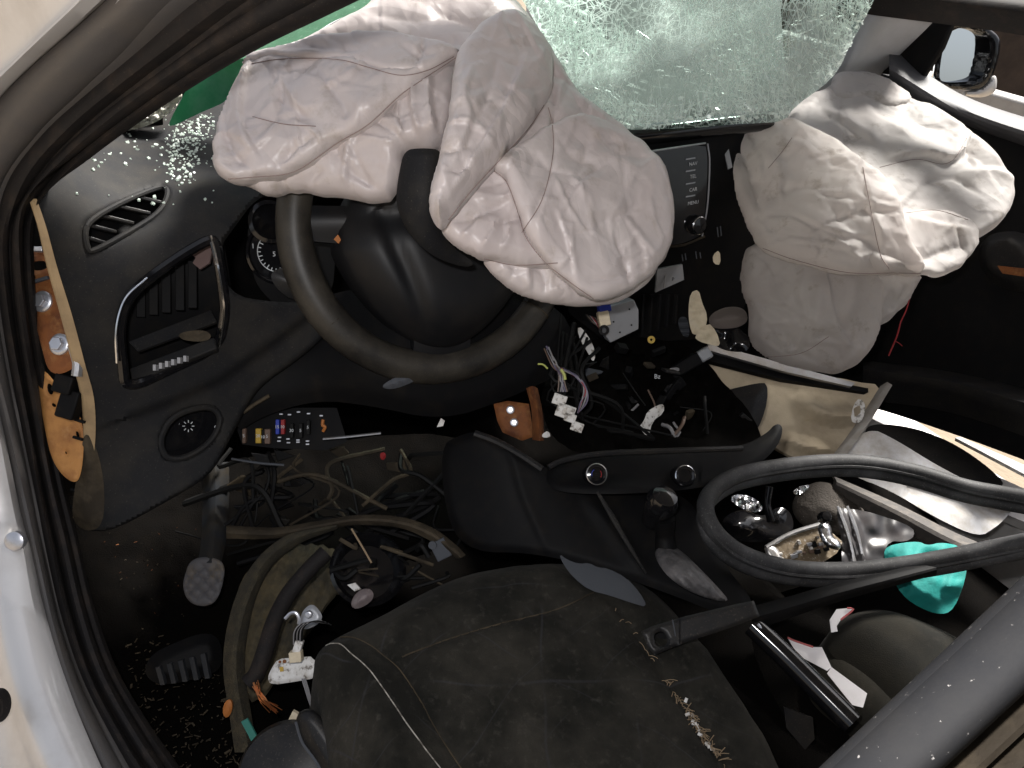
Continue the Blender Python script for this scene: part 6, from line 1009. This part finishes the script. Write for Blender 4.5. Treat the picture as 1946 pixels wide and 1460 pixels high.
for ol, t_, nm, m_, lab, ct in (([(1096, 624), (1106, 622), (1126, 652), (1132, 676), (1127, 690), (1116, 668), (1104, 650)], 1.2, 'plastic_shard', 'white', 'pale pointed plastic shard under the grey control unit', 'shard'),
        ([(1262, 768), (1250, 770), (1230, 782), (1224, 800), (1214, 812), (1232, 834), (1240, 800), (1262, 785)], 1.2, 'bent_card', 'white', 'bent white card behind the climate panel', 'card'),
        ([(1030, 825), (1042, 818), (1048, 832), (1030, 832)], 1.13, 'paper_chip', 'white', 'white chip beside the dark rusty bracket', 'chip'),
        ([(1354, 485), (1368, 474), (1370, 504), (1356, 502)], 1.36, 'paper_chip', 'cream', 'cream tag hanging beside the radio', 'tag'),
        ([(1270, 700), (1290, 698), (1292, 706), (1272, 708)], 1.3, 'paper_chip', 'greyw', 'small grey chip in the dark under the radio', 'chip')):
    q = M().relief(ol, PlaneAt(*np.mean(ol, 0), t_, nrm(-_f+.2*_U)), 3, h=lambda u, v, d, b: .006*np.sin((u+v)*.06), thick=.002, smooth=1).build(nm, K[m_]); tag(q, lab, ct)
bx = thing('broken_duct', P(1340, 640, 1.4), 'cream and black broken air duct pieces beside the passenger airbag', 'duct')
M().relief([(1308, 588), (1312, 556), (1328, 550), (1334, 575), (1345, 600), (1340, 628), (1318, 640), (1310, 618)], PlaneAt(1325, 600, 1.38, nrm(-_f)), 4, h=lambda u, v, d, b: .006*vnoise(u*.1, v*.1, 3), thick=.006, smooth=1).build('cream_piece', K['cream'], bx)
M().relief([(1318, 640), (1345, 612), (1362, 630), (1370, 660), (1350, 655), (1330, 650)], PlaneAt(1345, 640, 1.37, nrm(-_f+.2*_U)), 4, h=lambda u, v, d, b: .008*vnoise(u*.1, v*.1, 5), thick=.006, smooth=1).build('cream_flap', K['cream'], bx)
M().relief([(1345, 600), (1380, 582), (1415, 585), (1424, 610), (1400, 625), (1350, 625)], PlaneAt(1385, 605, 1.40, nrm(-_f+.3*_U)), 4, h=lambda u, v, d, b: .015*np.minimum(d/.015, 1), thick=.01).build('grey_piece', mat('dusty_mauve_grey', (.13, .11, .1), .7), bx)
M().relief([(1350, 628), (1400, 620), (1425, 640), (1424, 670), (1380, 668), (1355, 655)], PlaneAt(1390, 645, 1.41, nrm(-_f+.3*_U)), 4, h=lambda u, v, d, b: .02*vnoise(u*.04, v*.04, 5), thick=.01).build('black_piece', K['gloss'], bx)
M().relief([(1288, 604), (1306, 600), (1312, 640), (1300, 642), (1290, 624)], PlaneAt(1300, 622, 1.39, -_f), 3, h=lambda u, v, d, b: .003*np.sin(v*.8), thick=.006).build('ribbed_edge', K['softgrey'], bx)
bk = thing('broken_bracket', P(1300, 720, 1.36), 'black broken plastic arm with a grey tip left of the tan panel', 'bracket')
M().box(P(1300, 696, 1.36), (.055, .022, .03), [nrm(_R+.6*_U), nrm(_U-.6*_R), _f]).build('arm', K['black'], bk, bevel=.003)
M().box(P(1338, 674, 1.355), (.022, .02, .02), [nrm(_R+.6*_U), nrm(_U-.6*_R), _f]).build('tip', K['grey'], bk, bevel=.003)
r = np.random.default_rng(33); dl = thing('centre_debris', P(1240, 780, 1.28), 'heap of black broken plastic and cables behind the climate panel', 'debris')
M().relief([(1060, 660), (1200, 640), (1320, 660), (1360, 720), (1440, 800), (1440, 870), (1180, 870), (1040, 840), (1040, 720)], TPS([(1060, 660, 1.32), (1320, 660, 1.44), (1440, 860, 1.28), (1040, 830, 1.2), (1200, 750, 1.32)], 1e-3), 6, h=lambda u, v, d, b: .05*vnoise(u*.02, v*.02, 12)+crumple(b@_R, b@_U, 77, 6, 12, 50, .03), thick=.01).build('crushed_panel', K['deep'], dl, ang=35)
for i in range(18):
    u, v = r.uniform(1120, 1420), r.uniform(660, 850); q = np.array(Matrix.Rotation(r.uniform(0, 6), 3, Vector(r.normal(size=3)).normalized())); M().box(P(u, v, 1.27+.0002*(u-1200)), (r.uniform(.012, .035), r.uniform(.006, .016), r.uniform(.004, .012)), q).build('fragment', K[['black', 'plastic', 'black', 'black', 'black', 'brown'][i % 6]], dl, bevel=.001)
for i in range(11):
    u, v = r.uniform(1120, 1400), r.uniform(665, 830); k5 = r.integers(4, 7); an = np.sort(r.uniform(0, 6.28, k5)); s5 = r.uniform(16, 34)
    ol = [(u+s5*r.uniform(.6, 1.2)*math.cos(a), v+s5*.7*r.uniform(.6, 1.2)*math.sin(a)) for a in an]
    M().plate(ol, PlaneAt(u, v, 1.285+.0002*(u-1200), nrm(-_f+r.normal(0, .45)*_R+r.normal(0, .45)*_U)), .004).build('torn_panel', K[['plastic', 'black', 'dash', 'plastic', 'softgrey'][i % 5]], dl, bevel=.001)
for i in range(14):
    u, v = r.uniform(1130, 1380), r.uniform(660, 820); M().tube(PX([(u, v, 1.26), (u+r.normal(0, 25), v+r.uniform(10, 40), 1.25), (u+r.normal(0, 45), v+r.uniform(30, 80), 1.25)]), r.uniform(.0008, .003), 5, 16).build('cable', K[['blackw', 'greyw', 'blackw', 'brownw'][i % 4]], dl)
M().loft([PX([(1345, 770, 1.36), (1390, 800, 1.36), (1420, 830, 1.35)]), PX([(1290, 735, 1.38), (1330, 800, 1.36), (1390, 860, 1.34)])], n=10, sub=4, thick=.01, dirn=_f).build('dusty_panel', K['brown'], dl)
M().tube(PX([(1286, 736, 1.34), (1320, 768, 1.34), (1372, 800, 1.33)]), .006, 8, 16, flat=.5).build('grey_edge', K['softgrey'], dl)
text('Bz', P(1249, 716, 1.27), .010, tx, K['print'], dl, 'stamped_mark')
M().lathe(P(1237, 646, 1.30), -_f, [(.002, 0), (.006, .0), (.006, .004), (.002, .004)], 16, ring=True).build('brass_ring', mat('brass', (.5, .36, .1), .3, 1.), dl)
r = np.random.default_rng(61); tg_ = thing('footwell_cables', P(640, 960, 1.2), 'tangle of dark dusty cables and torn trim hanging in the driver footwell', 'cables')
for i in range(26):
    u, v = r.uniform(430, 860), r.uniform(850, 990); q_ = r.normal(0, 1, 6)
    M().tube(PX([(u, v, 1.2), (u+q_[0]*40, v+20+q_[1]*18, 1.17), (u+q_[2]*70, v+50+q_[3]*22, 1.16), (u+q_[4]*90, v+80+abs(q_[5])*25, 1.16)]), r.uniform(.0012, .0048), 6, 26).build('cable', K[['blackw', 'black', 'blackw', 'brown', 'black'][i % 5]], tg_)
for i in range(14):
    u, v = r.uniform(440, 860), r.uniform(860, 1000); an = np.sort(r.uniform(0, 6.28, 5)); s5 = r.uniform(14, 36)
    M().plate([(u+s5*math.cos(a)*r.uniform(.6, 1.3), v+s5*.6*math.sin(a)*r.uniform(.6, 1.3)) for a in an], PlaneAt(u, v, 1.19, nrm(-_f+r.normal(0, .5)*_R+r.normal(0, .5)*_U)), .004).build('torn_trim', K[['plastic', 'black', 'brown', 'dash'][i % 4]], tg_, bevel=.001)
lf = thing('seat_rail_debris', P(820, 1060, 1.06), 'black seat rail parts and thin cables in front of the cushion', 'debris')
r = np.random.default_rng(41)
for i in range(12):
    u, v = r.uniform(620, 860), r.uniform(1020, 1110); M().tube(PX([(u, v, 1.06), (u+r.normal(0, 30), v+r.normal(0, 16), 1.05), (u+r.normal(0, 50), v+r.normal(0, 26), 1.05)]), r.uniform(.001, .004), 6, 14).build('cable', K[['blackw', 'brown', 'blackw'][i % 3]], lf)
M().box(P(838, 1044, 1.05), (.02, .025, .01), [nrm(_R+.5*_U), nrm(_U-.5*_R), _f]).build('grey_tab', K['softgrey'], lf, bevel=.001)
M().lathe(P(822, 1036, 1.045), -_f, [(0, 0), (.0055, 0), (.005, .003), (0, .003)], 16).build('rivet', K['softgrey'], lf)
